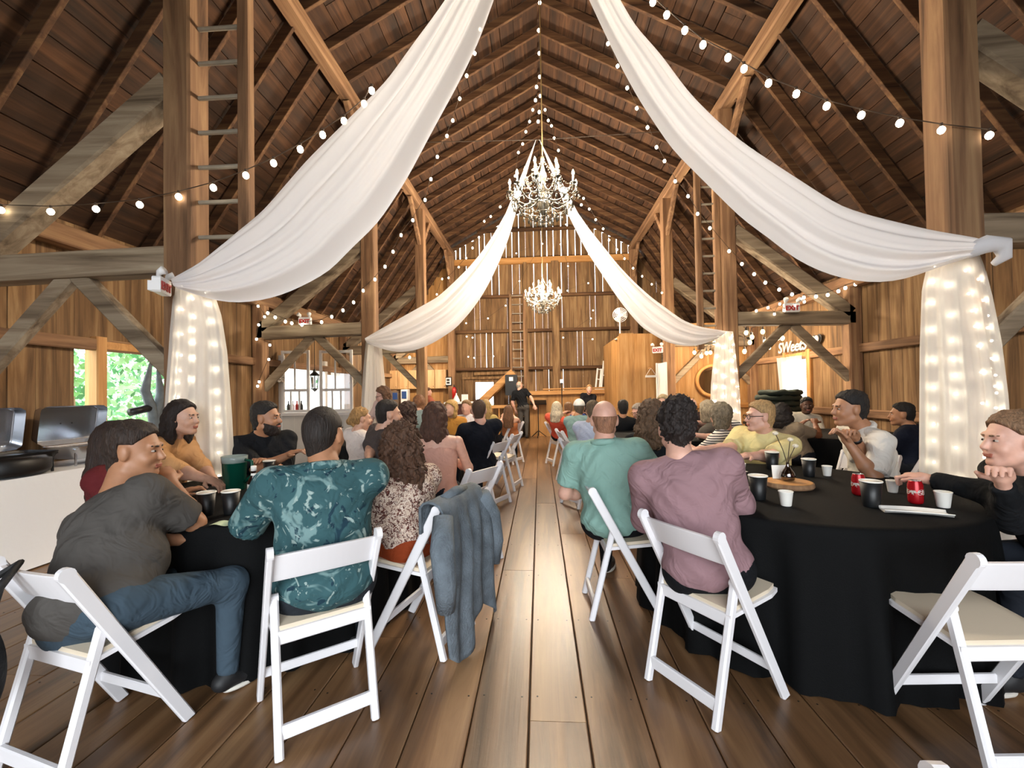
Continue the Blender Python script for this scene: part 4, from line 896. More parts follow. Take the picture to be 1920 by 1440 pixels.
# tableware
M_cupb = plain('black_cup_card', '#101214', 0.45); M_foam = plain('white_foam', '#efece4', 0.7); M_cola = plain('cola_red', '#a3121a', 0.25, 0.3)
def cup(px, py, label, kind, z=.7575, s=1.0, grp=None):
    p = at_z(px, py, z); c = thing('cup', label, 'cup', (p.x, p.y, z), group=grp or ('black paper cups' if kind == 'b' else 'white foam cups'))
    if kind == 'b':
        mk('wall', lathe([(.031*s, 0), (.033*s, .004), (.044*s, .118*s), (.041*s, .118*s), (.030*s, .01), (.004, .008)], 22), M_cupb, c, smooth=True); mk('rim', tube([(.0435*s*math.cos(a), .0435*s*math.sin(a), .12*s) for a in np.linspace(0, 2*PI, 25)], .0035, 6, cap=False), M_foam, c, smooth=True)
        mk('lining', lathe([(.0405*s, .1185*s), (.0395*s, .10*s), (.004, .098*s)], 20), M_foam, c, smooth=True)
    else:
        mk('wall', lathe([(.021*s, 0), (.023*s, .003), (.031*s, .066*s), (.033*s, .068*s), (.031*s, .070*s), (.028*s, .066*s), (.02*s, .01), (.003, .008)], 20), M_foam, c, smooth=True)
    return c
cup(387, 966, 'black cup at the table edge beside the grey T-shirt man\'s elbow', 'b'); cup(433, 963, 'black cup between the elbow and the sauce bottle', 'b'); cup(460, 974, 'white foam cup beside the teal floral sleeve', 'f'); cup(505, 893, 'black cup in front of the bearded man', 'b')
cup(1422, 936, 'black cup beside the napkin and herb sprig', 'b', s=1.1); cup(1634, 950, 'black cup beside the red can and napkin tray', 'b', s=1.1); cup(1517, 893, 'black cup behind the wood slice', 'b'); cup(1448, 880, 'black cup holding dark flower stems', 'b', s=1.1); cup(1352, 892, 'black cup beside the white plate', 'b'); 
cup(1474, 948, 'white foam cup standing alone at the front of the cloth', 'f', s=1.1); cup(1551, 892, 'white foam cup by the white shirt man\'s elbow', 'f'); cup(1674, 923, 'white foam cup next to the reaching hand', 'f'); cup(1769, 951, 'white foam cup beside the napkin tray end', 'f', s=1.15); cup(1390, 886, 'white foam cup in front of the yellow shirt', 'f')
def can(px, py, label, txt=True):
    p = at_z(px, py, .7575); c = thing('soda_can', label, 'can', (p.x, p.y, .7575), math.atan2(p.x, p.y)*-1, group='red soda cans')
    mk('body', lathe([(.024, 0), (.032, .008), (.033, .02), (.033, .1), (.027, .117), (.027, .12)], 24), M_cola, c, smooth=True); mk('lid', lathe([(.0268, .1205), (.0262, .122), (.024, .119), (.002, .119)], 20), M_steel, c, smooth=True); mk('tab', prism(cham(.012, .003, .001), (0, -.012, .121), (0, .01, .121)), M_steel, c)
    if txt:
        t = sign('lettering', 'Coca Cola', (0, 0, 0), (0, 0, 0), .03, M_foam, None, 0.0004, .3); t.parent = c
        for v in t.data.vertices: a = v.co.x/.0336; v.co = (.0338*math.sin(a), -.0338*math.cos(a), v.co.y+.055)
can(1717, 944, 'red soda can with white script beside the napkin tray'); can(1610, 928, 'red soda can with green lid behind the black cup', True)
# wood slice with card and vase
p = at_z(1478, 912, .7575); ws = thing('wood_slice', 'round wood slice with bark under the silver vase', 'wood slice', (p.x, p.y, .7575))
mk('bark', lathe([(.135, 0), (.142, .01), (.138, .03), (.13, .032)], 30), M_hewnz, ws); mk('face', lathe([(.131, .0325), (.128, .034), (.002, .034)], 30), M_new, ws)
vs = thing('bud_vase', 'shiny silver teardrop bud vase with dried stems', 'vase', (p.x, p.y, .7916)); mk('body', lathe([(.02, 0), (.035, .008), (.042, .03), (.036, .055), (.018, .08), (.009, .1), (.01, .115), (.008, .116)], 22), plain('mercury_silver', '#8a8688', .08, 1.0), vs, smooth=True)
for k, (dx, dz) in enumerate(((.02, .16), (-.07, .2), (.05, .12))): mk('stem', tube([(0, 0, .1), (dx*.4, 0, .1+dz*.5), (dx, 0, .1+dz)], .0025, 5), M_cord, vs); mk('flower', ball((dx, 0, .1+dz), (.018, .018, .013), 8, 5), plain('dried_flower', '#4a3a2a' if k else '#ddd3bd', .8), vs)
cd = mk('table_card', xf(box(-.055, .055, -.0015, .0015, 0, .085), Matrix.Rotation(-.15, 4, 'X')), M_foam, label='blank white table card standing behind the silver vase', cat='card'); cd.location = (p.x, p.y+.075, .7922)
# napkins and plates
q = at_z(1716, 962, .7575); nt = mk('napkin_tray', grid(lambda u, v: ((u-.5)*.26, (v-.5)*.1, .004+.006*math.sin(u*PI)*math.sin(v*9)+.012*(abs(v-.5) > .42)), 20, 14), M_foam, smooth=True, label='folded white napkins and cutlery by the red can', cat='napkin'); nt.location = (q.x, q.y, .7575); nt.rotation_euler = (0, 0, -.35); nt.modifiers.new('t', 'SOLIDIFY').thickness = .004
q = at_z(1385, 922, .7575); pl = thing('plate', 'white paper plate with crumpled napkin beside the mauve sleeve', 'plate', (q.x, q.y, .7575)); mk('dish', lathe([(.06, 0), (.075, .003), (.11, .016), (.112, .018), (.108, .018), (.07, .006), (.003, .005)], 28), M_foam, pl, smooth=True)
mk('crumpled_napkin', grid(lambda u, v: ((u-.5)*.14, (v-.5)*.12, .02+.03*abs(math.sin(u*9+v*4))*math.sin(PI*u)*math.sin(PI*v)+.012*math.sin(v*17)*math.sin(PI*u)), 18, 16), M_foam, pl)
q = at_z(1370, 885, .7575); n2 = mk('napkin', grid(lambda u, v: ((u-.5)*.2, (v-.5)*.12, .006+.006*math.sin(u*7)), 12, 8), M_foam, smooth=True, label='flat white napkin beside the yellow shirt man\'s arm', cat='napkin'); n2.location = (q.x, q.y, .7575); n2.rotation_euler = (0, 0, .2)
q = at_z(1368, 912, .7575); hb_ = thing('herb_sprig', 'small green herb sprig lying by the black cup', 'herb', (q.x, q.y, .7575)); M_herb = plain('herb_green', '#58763f', .7)
for k in range(12): a = k*2.4; mk('leaf', ball((.02*math.cos(a)*(k/12+.2), .02*math.sin(a)*(k/12+.2), .012+.003*k), (.012, .009, .004), 6, 4), M_herb, hb_)
q = at_z(420, 982, .7575); n3 = mk('paper_slip', grid(lambda u, v: ((u-.5)*.1, (v-.5)*.07, .003+.004*math.sin(u*6)), 8, 6), plain('pale_green_paper', '#c9d8b4', .7), smooth=True, label='pale green paper slip beside the white foam cup', cat='paper'); n3.location = (q.x, q.y, .7575)
# pitcher and bottle
p = at_z(440, 918, .7575); pt_ = thing('pitcher', 'green plastic drink pitcher on the black cloth', 'pitcher', (p.x, p.y, .7575)); M_pit = plain('green_drink', '#0c4a3a', .15, spec=.6)
mk('body', lathe([(.062, 0), (.066, .005), (.074, .18), (.076, .182), (.004, .178)], 26), M_pit, pt_, smooth=True); mk('rim', lathe([(.0762, .183), (.079, .225), (.076, .226), (.073, .186), (.003, .184)], 26), plain('clear_rim', '#cfe0dc', .1, trans=.6), pt_, smooth=True)
mk('handle', tube([(.074, 0, .2), (.12, 0, .19), (.125, 0, .1), (.07, 0, .05)], .011, 8), M_pit, pt_, smooth=True)
p = at_z(476, 936, .7575); bt = thing('sauce_bottle', 'dark sauce bottle with white A1 label and cap', 'bottle', (p.x, p.y, .7575), math.atan2(-p.x, p.y)); mk('body', lathe([(.03, 0), (.034, .006), (.034, .10), (.026, .125), (.014, .15), (.013, .175)], 22), plain('brown_sauce_glass', '#1c0e0a', .12), bt, smooth=True)
mk('cap', lathe([(.016, .172), (.016, .2), (.014, .202)], 16), M_foam, bt, smooth=True); mk('paper_label', lathe([(.0345, .025), (.0345, .095)], 22)[0:1] and (lathe([(.0345, .025), (.0345, .095)], 22)[0], lathe([(.0345, .025), (.0345, .095)], 22)[1][:-2]), M_foam, bt, smooth=True)
mk('neck_label', (lathe([(.0175, .14), (.0145, .158)], 16)[0], lathe([(.0175, .14), (.0145, .158)], 16)[1][:-2]), M_foam, bt)
t = sign('lettering', 'A1', (0, 0, 0), (0, 0, 0), .04, M_black, None, .0004, 0); t.parent = bt
for v in t.data.vertices: a = v.co.x/.035; v.co = (.0353*math.sin(a), -.0353*math.cos(a), v.co.y+.055)
bgp = Matrix.Translation(C6c) @ rotz(math.atan2(-C6f.x, C6f.y))
bag = thing('shoulder_bag', 'black shoulder bag hung on the grey T-shirt man\'s chair back', 'bag'); bag.matrix_world = bgp
M_bag = plain('black_bag_cloth', '#121315', .7, bump=.4, bscale=40)
mk('pouch', grid(lambda u, v: ((-.0+.075*math.cos(2*PI*u)*math.sin(PI*v)**.5), -.33+.07*math.sin(2*PI*u)*math.sin(PI*v)**.5, .66-.36*v), 24, 14), M_bag, bag, smooth=True)
mk('strap', tube([(-.05, -.33, .6), (-.04, -.28, .76), (-.02, -.215, .80), (.01, -.28, .74), (.04, -.33, .6)], .014, 8), M_bag, bag, smooth=True)

# ================================================================== people
def nets(f, lo, h):
    """surface nets: field grid -> verts, quads"""
    nx, ny, nz = f.shape; s = f < 0
    C = [(i, j, k) for i in (0, 1) for j in (0, 1) for k in (0, 1)]
    cnt = sum(s[i:nx-1+i, j:ny-1+j, k:nz-1+k].astype(np.int8) for i, j, k in C)
    act = np.argwhere((cnt > 0) & (cnt < 8)); n = len(act)
    if n == 0: return np.zeros((0, 3)), []
    vid = -np.ones((nx-1, ny-1, nz-1), np.int64); vid[act[:, 0], act[:, 1], act[:, 2]] = np.arange(n)
    val = np.stack([f[act[:, 0]+i, act[:, 1]+j, act[:, 2]+k] for i, j, k in C], 1); cc = np.array(C, float)
    acc = np.zeros((n, 3)); w = np.zeros(n)
    for a in range(8):
        for b in range(a+1, 8):
            if np.abs(cc[a]-cc[b]).sum() != 1: continue
            va, vb = val[:, a], val[:, b]; m = (va < 0) != (vb < 0); t = np.where(m, va/np.where(m, va-vb, 1), 0)
            acc[m] += (cc[a]+(cc[b]-cc[a])*t[:, None])[m]; w[m] += 1
    V = lo+(act+acc/w[:, None])*h; Q = []
    for ax in range(3):
        d = [0, 0, 0]; d[ax] = 1; A = s[:nx-d[0], :ny-d[1], :nz-d[2]]; B = s[d[0]:, d[1]:, d[2]:]
        e = np.argwhere(A != B); u, v = [(1, 2), (2, 0), (0, 1)][ax]
        e = e[(e[:, u] > 0) & (e[:, v] > 0) & (e[:, u] < f.shape[u]-1) & (e[:, v] < f.shape[v]-1)]
        if not len(e): continue
        du = np.zeros(3, int); du[u] = 1; dv = np.zeros(3, int); dv[v] = 1
        q = np.stack([vid[tuple((e-du-dv).T)], vid[tuple((e-dv).T)], vid[tuple(e.T)], vid[tuple((e-du).T)]], 1)
        fl = A[tuple(e.T)]; q[~fl] = q[~fl][:, ::-1]; Q.append(q)
    return V, np.vstack(Q)
def _n(v): return v/(np.linalg.norm(v)+1e-9)
def cone(a, b, ra, rb, cut=None): return ('c', np.array(a, float), np.array(b, float), ra, rb, cut)
def ell(c, r, R=None): return ('e', np.array(c, float), np.array(r, float), np.eye(3) if R is None else R, 0, None)
def dist(pr, P):
    if pr[0] == 'c':
        _, a, b, ra, rb, cut = pr; ab = b-a; t = np.clip(((P-a) @ ab)/(ab @ ab+1e-12), 0, 1)
        d = np.linalg.norm(P-a-t[..., None]*ab, axis=-1)-(ra+(rb-ra)*t)
        if cut: d = np.maximum(d, ((P-b) @ _n(ab)) - (cut if cut is not True else 0))
        return d
    _, c, r, R, _, _ = pr; q = (P-c) @ R.T; k0 = np.linalg.norm(q/r, axis=-1); k1 = np.linalg.norm(q/(r*r), axis=-1)
    return np.where(k0 < 1e-6, -r.min(), k0*(k0-1)/(k1+1e-9))
def solid(prims, h, k=0.03, cuts=(), noise=None):
    lo = np.min([(np.minimum(p[1]-p[3], p[2]-p[4]) if p[0] == 'c' else p[1]-p[2].max()) for p in prims], 0)-3*h-.01
    hi = np.max([(np.maximum(p[1]+p[3], p[2]+p[4]) if p[0] == 'c' else p[1]+p[2].max()) for p in prims], 0)+3*h+.01
    n = np.ceil((hi-lo)/h).astype(int)+1; f = np.full(n, 0.5, np.float32); ax = [lo[i]+h*np.arange(n[i]) for i in range(3)]
    for p in prims:
        if p[0] == 'c': r = max(p[3], p[4]); a, b = np.minimum(p[1], p[2])-r, np.maximum(p[1], p[2])+r
        else: r = p[2].max(); a, b = p[1]-r, p[1]+r
        i0 = np.maximum(((a-k-2*h-lo)/h).astype(int), 0); i1 = np.minimum(((b+k+2*h-lo)/h).astype(int)+2, n); sl = tuple(slice(x, y) for x, y in zip(i0, i1))
        G = np.stack(np.meshgrid(*[ax[i][sl[i]] for i in range(3)], indexing='ij'), -1); d = dist(p, G); g = f[sl]
        hh = np.maximum(k-np.abs(g-d), 0)/k; f[sl] = np.minimum(g, d)-hh*hh*k*0.25
    if cuts or noise:
        G = np.stack(np.meshgrid(*ax, indexing='ij'), -1)
        if noise:
            amp, fr = noise; f = f+amp*(np.sin(G[..., 0]*fr+2*np.sin(G[..., 2]*fr*.6))*np.sin(G[..., 1]*fr*1.1+1.5*np.sin(G[..., 2]*fr*.8+1))+.6*np.sin(G[..., 0]*fr*2.1+1)*np.sin(G[..., 2]*fr*1.9+G[..., 1]*fr*2))
        for c in cuts: f = np.maximum(f, c(G))
    return nets(f, lo, h)
class Chunks:
    def __init__(s): s.V = []; s.Q = []; s.M = []; s.n = 0
    def add(s, VQ, m):
        V, Q = VQ
        if len(V) == 0: return
        s.V.append(V); s.Q.append(np.asarray(Q)+s.n); s.M.append(np.full(len(Q), m, np.int32)); s.n += len(V)
    def obj(s, name, mats, base, parent=None):
        V = np.vstack(s.V)-np.array(base); Q = np.vstack(s.Q); me = bpy.data.meshes.new(name)
        me.vertices.add(len(V)); me.vertices.foreach_set('co', V.astype(np.float32).ravel()); me.loops.add(Q.size); me.loops.foreach_set('vertex_index', Q.astype(np.int32).ravel())
        me.polygons.add(len(Q)); me.polygons.foreach_set('loop_start', np.arange(0, Q.size, 4, dtype=np.int32)); me.polygons.foreach_set('material_index', np.concatenate(s.M)); me.polygons.foreach_set('use_smooth', np.ones(len(Q), bool))
        for m in mats: me.materials.append(m)
        me.update(calc_edges=True); me.validate(); o = bpy.data.objects.new(name, me); COL.objects.link(o); o.parent = parent
        if parent is None: o.location = base
        return o
SK = {'fair': '#c69a82', 'tan': '#a9795a', 'pink': '#cfa18e', 'dark': '#4a2a1a', 'brown': '#7a4a30'}
def skin(k):
    m = plain('skin_'+k, SK[k], 0.5, var=.08, vscale=25); m.node_tree.nodes['Principled BSDF'].inputs['Subsurface Weight'].default_value = .08; m.node_tree.nodes['Principled BSDF'].inputs['Subsurface Radius'].default_value = (.02, .008, .004); return m
def hairm(col):
    n = 'hair_'+col.strip('#')
    if n in MATS: return MATS[n]
    t = NT(n); c = rgb(col); tc = t.node('ShaderNodeTexCoord'); mp = t.node('ShaderNodeMapping'); mp.inputs['Scale'].default_value = (90, 90, 12); t.link(tc.outputs['Object'], mp.inputs[0])
    no = t.node('ShaderNodeTexNoise', Scale=1.0, Detail=4.0, Distortion=1.2); t.link(mp.outputs[0], no.inputs['Vector']); r = t.node('ShaderNodeValToRGB'); r.color_ramp.elements[0].position = .3; r.color_ramp.elements[1].position = .75
    r.color_ramp.elements[0].color = mul(c, .45); r.color_ramp.elements[1].color = mul(c, 1.5); t.link(no.outputs['Fac'], r.inputs[0]); t.link(r.outputs[0], t.b.inputs['Base Color']); t.b.inputs['Roughness'].default_value = .68
    b = t.node('ShaderNodeBump', Strength=.8, Distance=.012); t.link(no.outputs['Fac'], b.inputs['Height']); t.link(b.outputs[0], t.b.inputs['Normal']); MATS[n] = t.m; return t.m
def fabric(col, rough=.85):
    n = 'fabric_'+col.strip('#')
    if n in MATS: return MATS[n]
    t = NT(n); c = rgb(col); t.b.inputs['Roughness'].default_value = rough; t.b.inputs['Specular IOR Level'].default_value = .2; t.b.inputs['Base Color'].default_value = c
    tc = t.node('ShaderNodeTexCoord'); w = t.node('ShaderNodeTexNoise', Scale=7.0, Detail=2.0, Distortion=2.5); t.link(tc.outputs['Object'], w.inputs['Vector'])
    b = t.node('ShaderNodeBump', Strength=.55, Distance=.03); t.link(w.outputs['Fac'], b.inputs['Height']); t.link(b.outputs[0], t.b.inputs['Normal']); MATS[n] = t.m; return t.m
def pattern(name, base, cols, scale, thr, kind='blot'):
    if name in MATS: return MATS[name]
    t = NT(name); tc = t.node('ShaderNodeTexCoord'); t.b.inputs['Roughness'].default_value = .85; t.b.inputs['Specular IOR Level'].default_value = .2; last = None
    if kind == 'stripe':
        w = t.node('ShaderNodeTexWave', Scale=scale, Distortion=1.0); w.bands_direction = 'Z'; t.link(tc.outputs['Object'], w.inputs['Vector']); r = t.node('ShaderNodeValToRGB'); r.color_ramp.interpolation = 'CONSTANT'
        r.color_ramp.elements[0].color = rgb(cols[0]); r.color_ramp.elements[1].color = rgb(base); r.color_ramp.elements[1].position = thr; t.link(w.outputs['Fac'], r.inputs[0]); t.link(r.outputs[0], t.b.inputs['Base Color']); MATS[name] = t.m; return t.m
    prev = None
    for q, c in enumerate(cols):
        n = t.node('ShaderNodeTexNoise', Scale=scale*(1+.37*q), Detail=3.0, Distortion=1.6+q); mp = t.node('ShaderNodeMapping'); mp.inputs['Location'].default_value = (q*7.3, q*3.1, q*5.7); t.link(tc.outputs['Object'], mp.inputs[0]); t.link(mp.outputs[0], n.inputs['Vector'])
        r = t.node('ShaderNodeMapRange'); r.inputs['From Min'].default_value = thr+.02*q; r.inputs['From Max'].default_value = thr+.05+.02*q; t.link(n.outputs['Fac'], r.inputs['Value'])
        m = t.node('ShaderNodeMix', data_type='RGBA'); t.link(r.outputs[0], m.inputs[0])
        if prev is None: m.inputs[6].default_value = rgb(base)
        else: t.link(prev, m.inputs[6])
        m.inputs[7].default_value = rgb(c); prev = m.outputs[2]
    t.link(prev, t.b.inputs['Base Color']); w = t.node('ShaderNodeTexNoise', Scale=7.0, Detail=2.0, Distortion=2.5); t.link(tc.outputs['Object'], w.inputs['Vector'])
    b = t.node('ShaderNodeBump', Strength=.5, Distance=.03); t.link(w.outputs['Fac'], b.inputs['Height']); t.link(b.outputs[0], t.b.inputs['Normal']); MATS[name] = t.m; return t.m
M_eye = plain('eye_white', '#b5aaa0', .35); M_iris = plain('eye_dark', '#1c120c', .2); M_lip = plain('lips', '#9c5848', .5); M_shoe = plain('dark_shoe', '#17181a', .6); M_sole = plain('white_sole', '#cfcac0', .7)
def ik(S, Hd, a, b, pole):
    v = Hd-S; d = min(np.linalg.norm(v), a+b-.006); d = max(d, abs(a-b)+.02); u = _n(v); x = (a*a-b*b+d*d)/(2*d); y = math.sqrt(max(a*a-x*x, 0)); p = _n(pole-u*(pole @ u)); return S+u*x+p*y, S+u*d
def hand(W, d, up, side, s, curl=.5):
    """palm, four unequal fingers and a thumb; d: pointing direction, up: back of the hand"""
    d = _n(d); up = _n(up-d*(up @ d)); lat = np.cross(d, up)*side; R = np.array([lat, d, up]); P = [ell(W+d*.048*s, np.array([.042, .052, .018])*s, R), cone(W-d*.02*s, W+d*.03*s, .026*s, .028*s)]
    for q, L in enumerate((.92, 1.05, 1.0, .8)):
        o = (q-1.5)*.0205*s; b = W+d*.088*s+lat*-o; c1 = _n(d*math.cos(curl*.6)-up*math.sin(curl*.6)); c2 = _n(d*math.cos(curl*1.6)-up*math.sin(curl*1.6)); m = b+c1*.038*L*s; P += [cone(b-d*.02*s, m, .0098*s, .009*s), cone(m, m+c2*.036*L*s, .009*s, .0075*s)]
    b = W+d*.022*s+lat*.03*s; t1 = _n(d*.6+lat*.7-up*.25); m = b+t1*.04*s; P += [cone(b, m, .0125*s, .011*s), cone(m, m+_n(d*.9+lat*.25-up*.3)*.032*s, .011*s, .0085*s)]
    return P
PEOPLE = []
def person(label, hx, hy, Y, seat, yaw, hyaw=None, pitch=0, roll=0, skn='fair', hair=('short', '#2a1c14'), top='#333333', style='short', b=1.0, s=1.0, L=None, Rr=None, pants='#1c2028', near=0, belly=1.0, stand=False, legs=True, extras=(), hands=True, beard=None, nd=.128, curl=.7, el=None, er=None, sleeve=.75):
    """hx,hy: head centre pixel; Y: its depth; seat: pelvis place; L/R: wrist places (world)"""
    h = {2: .0105, 1: .016, 0: .026}[near]; H = np.array(at_y(hx, hy, Y)); base = (seat[0], seat[1], 0.0)
    hyaw = yaw if hyaw is None else hyaw; A = lambda a: (np.array([math.cos(math.radians(a)), math.sin(math.radians(a)), 0]), np.array([-math.sin(math.radians(a)), math.cos(math.radians(a)), 0]))
    r, f = A(yaw); hr, hf = A(hyaw); pz = .93 if stand else .545; Pv = np.array([seat[0], seat[1], pz])
    p = math.radians(pitch); ro = math.radians(roll); up0 = np.array([0, 0, 1.]); hf2 = hf*math.cos(p)+up0*math.sin(p); hu = up0*math.cos(p)-hf*math.sin(p); hr2 = hr*math.cos(ro)+hu*math.sin(ro); hu = hu*math.cos(ro)-hr*math.sin(ro)
    R = np.array([hr2, hf2, hu]); s_ = s; hp = lambda x, y, z: H+(hr2*x+hf2*y+hu*z)*s_
    lean = H-Pv; N = H+np.array([0, 0, -nd*s])-f*.04*s-hf2*.01+(-_n(lean*np.array([1, 1, 0])+1e-6)*min(.06, .12*np.linalg.norm(lean[:2])))
    u = _n(N-Pv); T = np.linalg.norm(N-Pv); r = _n(r-u*(r @ u)); f = np.cross(u, r); RT = np.array([r, f, u])
    sh = N-u*.068*s; SL, SR = sh-r*.172*b*s, sh+r*.172*b*s; ua, fa = .285*s, .25*s
    # arms
    arms = []
    for sd, S_, tgt, elb in ((-1, SL, L, el), (1, SR, Rr, er)):
        if tgt is None: tgt = Pv+f*(.40 if not stand else .05)+r*sd*(.10 if not stand else .27)+u*(.20 if not stand else -.05)
        pole = -u*1.0+r*sd*.7-f*.3
        if elb is not None: pole = np.array(elb)-(S_+np.array(tgt))/2
        E, Wd = ik(S_, np.array(tgt, float), ua, fa, pole); arms.append((sd, S_, E, Wd))
    bm = Chunks(); sm_ = skin(skn); hh = {2: .0055, 1: .009, 0: .017}[near]
    # head and neck
    hd = [ell(hp(0, -.014, .03), np.array([.076, .096, .094])*s, R), ell(hp(0, .022, -.03), np.array([.064, .07, .088])*s, R), ell(hp(0, .068, -.092), np.array([.024, .024, .02])*s, R),
          cone(hp(-.05, .0, -.06), hp(-.014, .068, -.094), .022*s, .018*s), cone(hp(.05, .0, -.06), hp(.014, .068, -.094), .022*s, .018*s), cone(hp(0, .088, .015), hp(0, .107, -.024), .008*s, .0135*s),
          cone(hp(-.034, .08, .03), hp(.034, .08, .03), .011*s, .011*s), ell(hp(-.034, .062, -.03), np.array([.026, .026, .026])*s), ell(hp(.034, .062, -.03), np.array([.026, .026, .026])*s),
          cone(hp(-.016, .086, -.058), hp(.016, .086, -.058), .009*s, .009*s), ell(hp(-.078, -.006, -.004), np.array([.012, .02, .032])*s, R), ell(hp(.078, -.006, -.004), np.array([.012, .02, .032])*s, R),
          cone(hp(0, -.025, -.06), N+u*.0, .054*s*(.5+.5*b), .058*s*(.5+.5*b)), cone(N, N-u*.06, .06*s, .07*s)]
    bm.add(solid(hd, hh, .018), 0)
    if near:
        for sd in (-1, 1):
            bm.add(solid([ell(hp(sd*.031, .083, .006), np.array([.0115, .008, .0052])*s, R)], .003 if near == 2 else .005, .01), 1); bm.add(solid([ell(hp(sd*.031, .0895, .006), np.array([.005, .0035, .0048])*s, R)], .002 if near == 2 else .004, .01), 2)
            bm.add(solid([cone(hp(sd*.016, .0935, .027), hp(sd*.046, .082, .029), .0045*s, .0035*s)], .003 if near == 2 else .005, .006), 4)
        bm.add(solid([cone(hp(-.02, .0925, -.056), hp(.02, .0925, -.056), .0055*s, .0055*s), cone(hp(-.015, .0925, -.065), hp(.015, .0925, -.065), .006*s, .006*s)], .003 if near == 2 else .005, .004), 3)
    for sd, S_, E, Wd in arms:
        bm.add(solid([cone(S_, E, .047*s*b, .039*s), cone(E, E+(Wd-E)*.35, .040*s, .041*s), cone(E+(Wd-E)*.35, Wd, .041*s, .026*s)], h, .03), 0)
        if hands:
            dr = _n(Wd-E); bm.add(solid(hand(Wd, dr, up0 if abs(dr[2]) < .8 else -f, sd, s, curl), {2: .005, 1: .0075, 0: .013}[near], .008), 0)
    # skin of the upper trunk for strappy tops, else a slim core
    core = [ell(Pv+u*T*.72, np.array([.15, .09, .14])*b*s, RT), cone(SL+r*.03, SR-r*.03, .05*s, .05*s)] if style == 'tank' else [ell(Pv+u*T*.6, np.array([.1, .06, .12])*s, RT)]
    bm.add(solid(core+[cone(N-u*.03, N-u*.1, .06*s, .07*s)], max(h, .014), .05), 0)
    o = bm.obj('person', [sm_, M_eye, M_iris, M_lip, hairm(hair[1])], base); tag(o, label, 'person', 'guests in the barn')
    # shirt
    sc = Chunks(); bb = b*s
    tp = [ell(Pv+u*.01+f*.01, np.array([.178*bb, .135*bb*belly, .13]), RT), ell(Pv+u*T*.36+f*.025*belly, np.array([.158*bb*(.6+.4*belly), .122*bb*belly, .17]), RT), ell(Pv+u*T*.66, np.array([.170*bb, .118*bb, .165*s]), RT)]
    if style != 'tank':
        tp += [cone(SL+r*.03*s, SR-r*.03*s, .06*s, .06*s), cone(N-u*.035*s-r*.03, SL+r*.02, .052*s, .058*s), cone(N-u*.035*s+r*.03, SR-r*.02, .052*s, .058*s)]
        for sd, S_, E, Wd in arms:
            if style == 'short': tp.append(cone(S_, S_+(E-S_)*sleeve, .061*bb, .064*bb, True))
            elif style == 'long': tp += [cone(S_, E, .059*bb, .05*bb), cone(E, E+(Wd-E)*.93, .052*bb, .041*s, True)]
            else: tp += [cone(S_, E, .060*bb, .053*bb), cone(E, E+(Wd-E)*.3, .053*bb, .053*bb, True)]
    cuts = []
    if style == 'tank': q0 = Pv+u*T*.80; cuts = [lambda G: (G-q0) @ u]
    if style == 'tank': tp += [cone(SL+r*.07-u*.08+f*.0, SL+r*.08+u*.045, .012, .012), cone(SR-r*.07-u*.08, SR-r*.08+u*.045, .012, .012)]; cuts = []; tp[2] = ell(Pv+u*T*.60, np.array([.172*bb, .118*bb, .14*s]), RT)
    V, Q = solid(tp, h, .055, cuts)
    if near: V = V+(.0035*np.sin(V[:, 2]*55+9*np.sin(V[:, 0]*11)+V[:, 1]*23))[:, None]*f
    sc.add((V, Q), 0); so = sc.obj('top', [top if not isinstance(top, str) else fabric(top)], base, o)
    # trousers and shoes
    if legs:
        pc = Chunks(); lg = [ell(Pv-u*.0, np.array([.172*bb, .128*bb, .125]), RT)]; sho = []
        hipf = f.copy(); hipf[2] = 0; hipf = _n(hipf)
        for sd in (-1, 1):
            hj = Pv+r*sd*.085*bb-u*.03; 
            if stand: kn, an = hj+np.array([0, 0, -.43])+hipf*.02, hj+np.array([0, 0, -.80])
            else: kn = hj+hipf*.40*s+r*sd*.05+np.array([0, 0, .0]); kn[2] = .50; an = kn+hipf*(-.02 if sd > 0 else .05)+np.array([0, 0, -.41])
            an[2] = .09; lg += [cone(hj, kn, .083*bb, .062*s), cone(kn, an, .060*s, .042*s, True)]; sho.append((kn, an))
        pc.add(solid(lg, max(h, .014), .05), 0); pc.obj('trousers', [fabric(pants)], base, o)
        for kn, an in sho:
            c = Chunks(); t = an+hipf*.15; t[2] = .04; c.add(solid([cone(an-hipf*.03+np.array([0, 0, -.03]), an+np.array([0, 0, -.01]), .04, .042), ell(np.array([t[0], t[1], .045])-hipf*.06, np.array([.047, .11, .042]), np.array([_n(np.cross(hipf, up0)), hipf, up0]))], max(h, .012), .04, [lambda G: .012-G[..., 2]]), 0)
            sh_ = c.obj('shoe', [M_shoe], base, o)
            if near == 2: c2 = Chunks(); c2.add(solid([ell(np.array([t[0], t[1], .018])-hipf*.06, np.array([.052, .118, .03]), np.array([_n(np.cross(hipf, up0)), hipf, up0]))], .01, .01, [lambda G: .004-G[..., 2], lambda G: G[..., 2]-.028]), 0); c2.obj('sole', [M_sole], base, sh_)
    # hair
    st, hc = hair[0], hair[1]; hh2 = {2: .007, 1: .011, 0: .018}[near]
    X = lambda G: (G-H) @ hr2/s; Yh = lambda G: (G-H) @ hf2/s; Z = lambda G: (G-H) @ hu/s
    hl = lambda a0, k: (lambda G: (a0+k*Yh(G)-Z(G))*.74)
    cap = lambda t: ell(hp(0, -.016, .034), np.array([.076+t, .097+t, .095+t])*s, R); nz = None; hs = [cap(.012)]; kk = .02; nape = cone(hp(0, -.058, -.01), hp(0, -.046, -.07), .057*s, .052*s)
    front = lambda G: np.minimum(Yh(G)-.004, .012+1.05*Yh(G)-Z(G))*.7
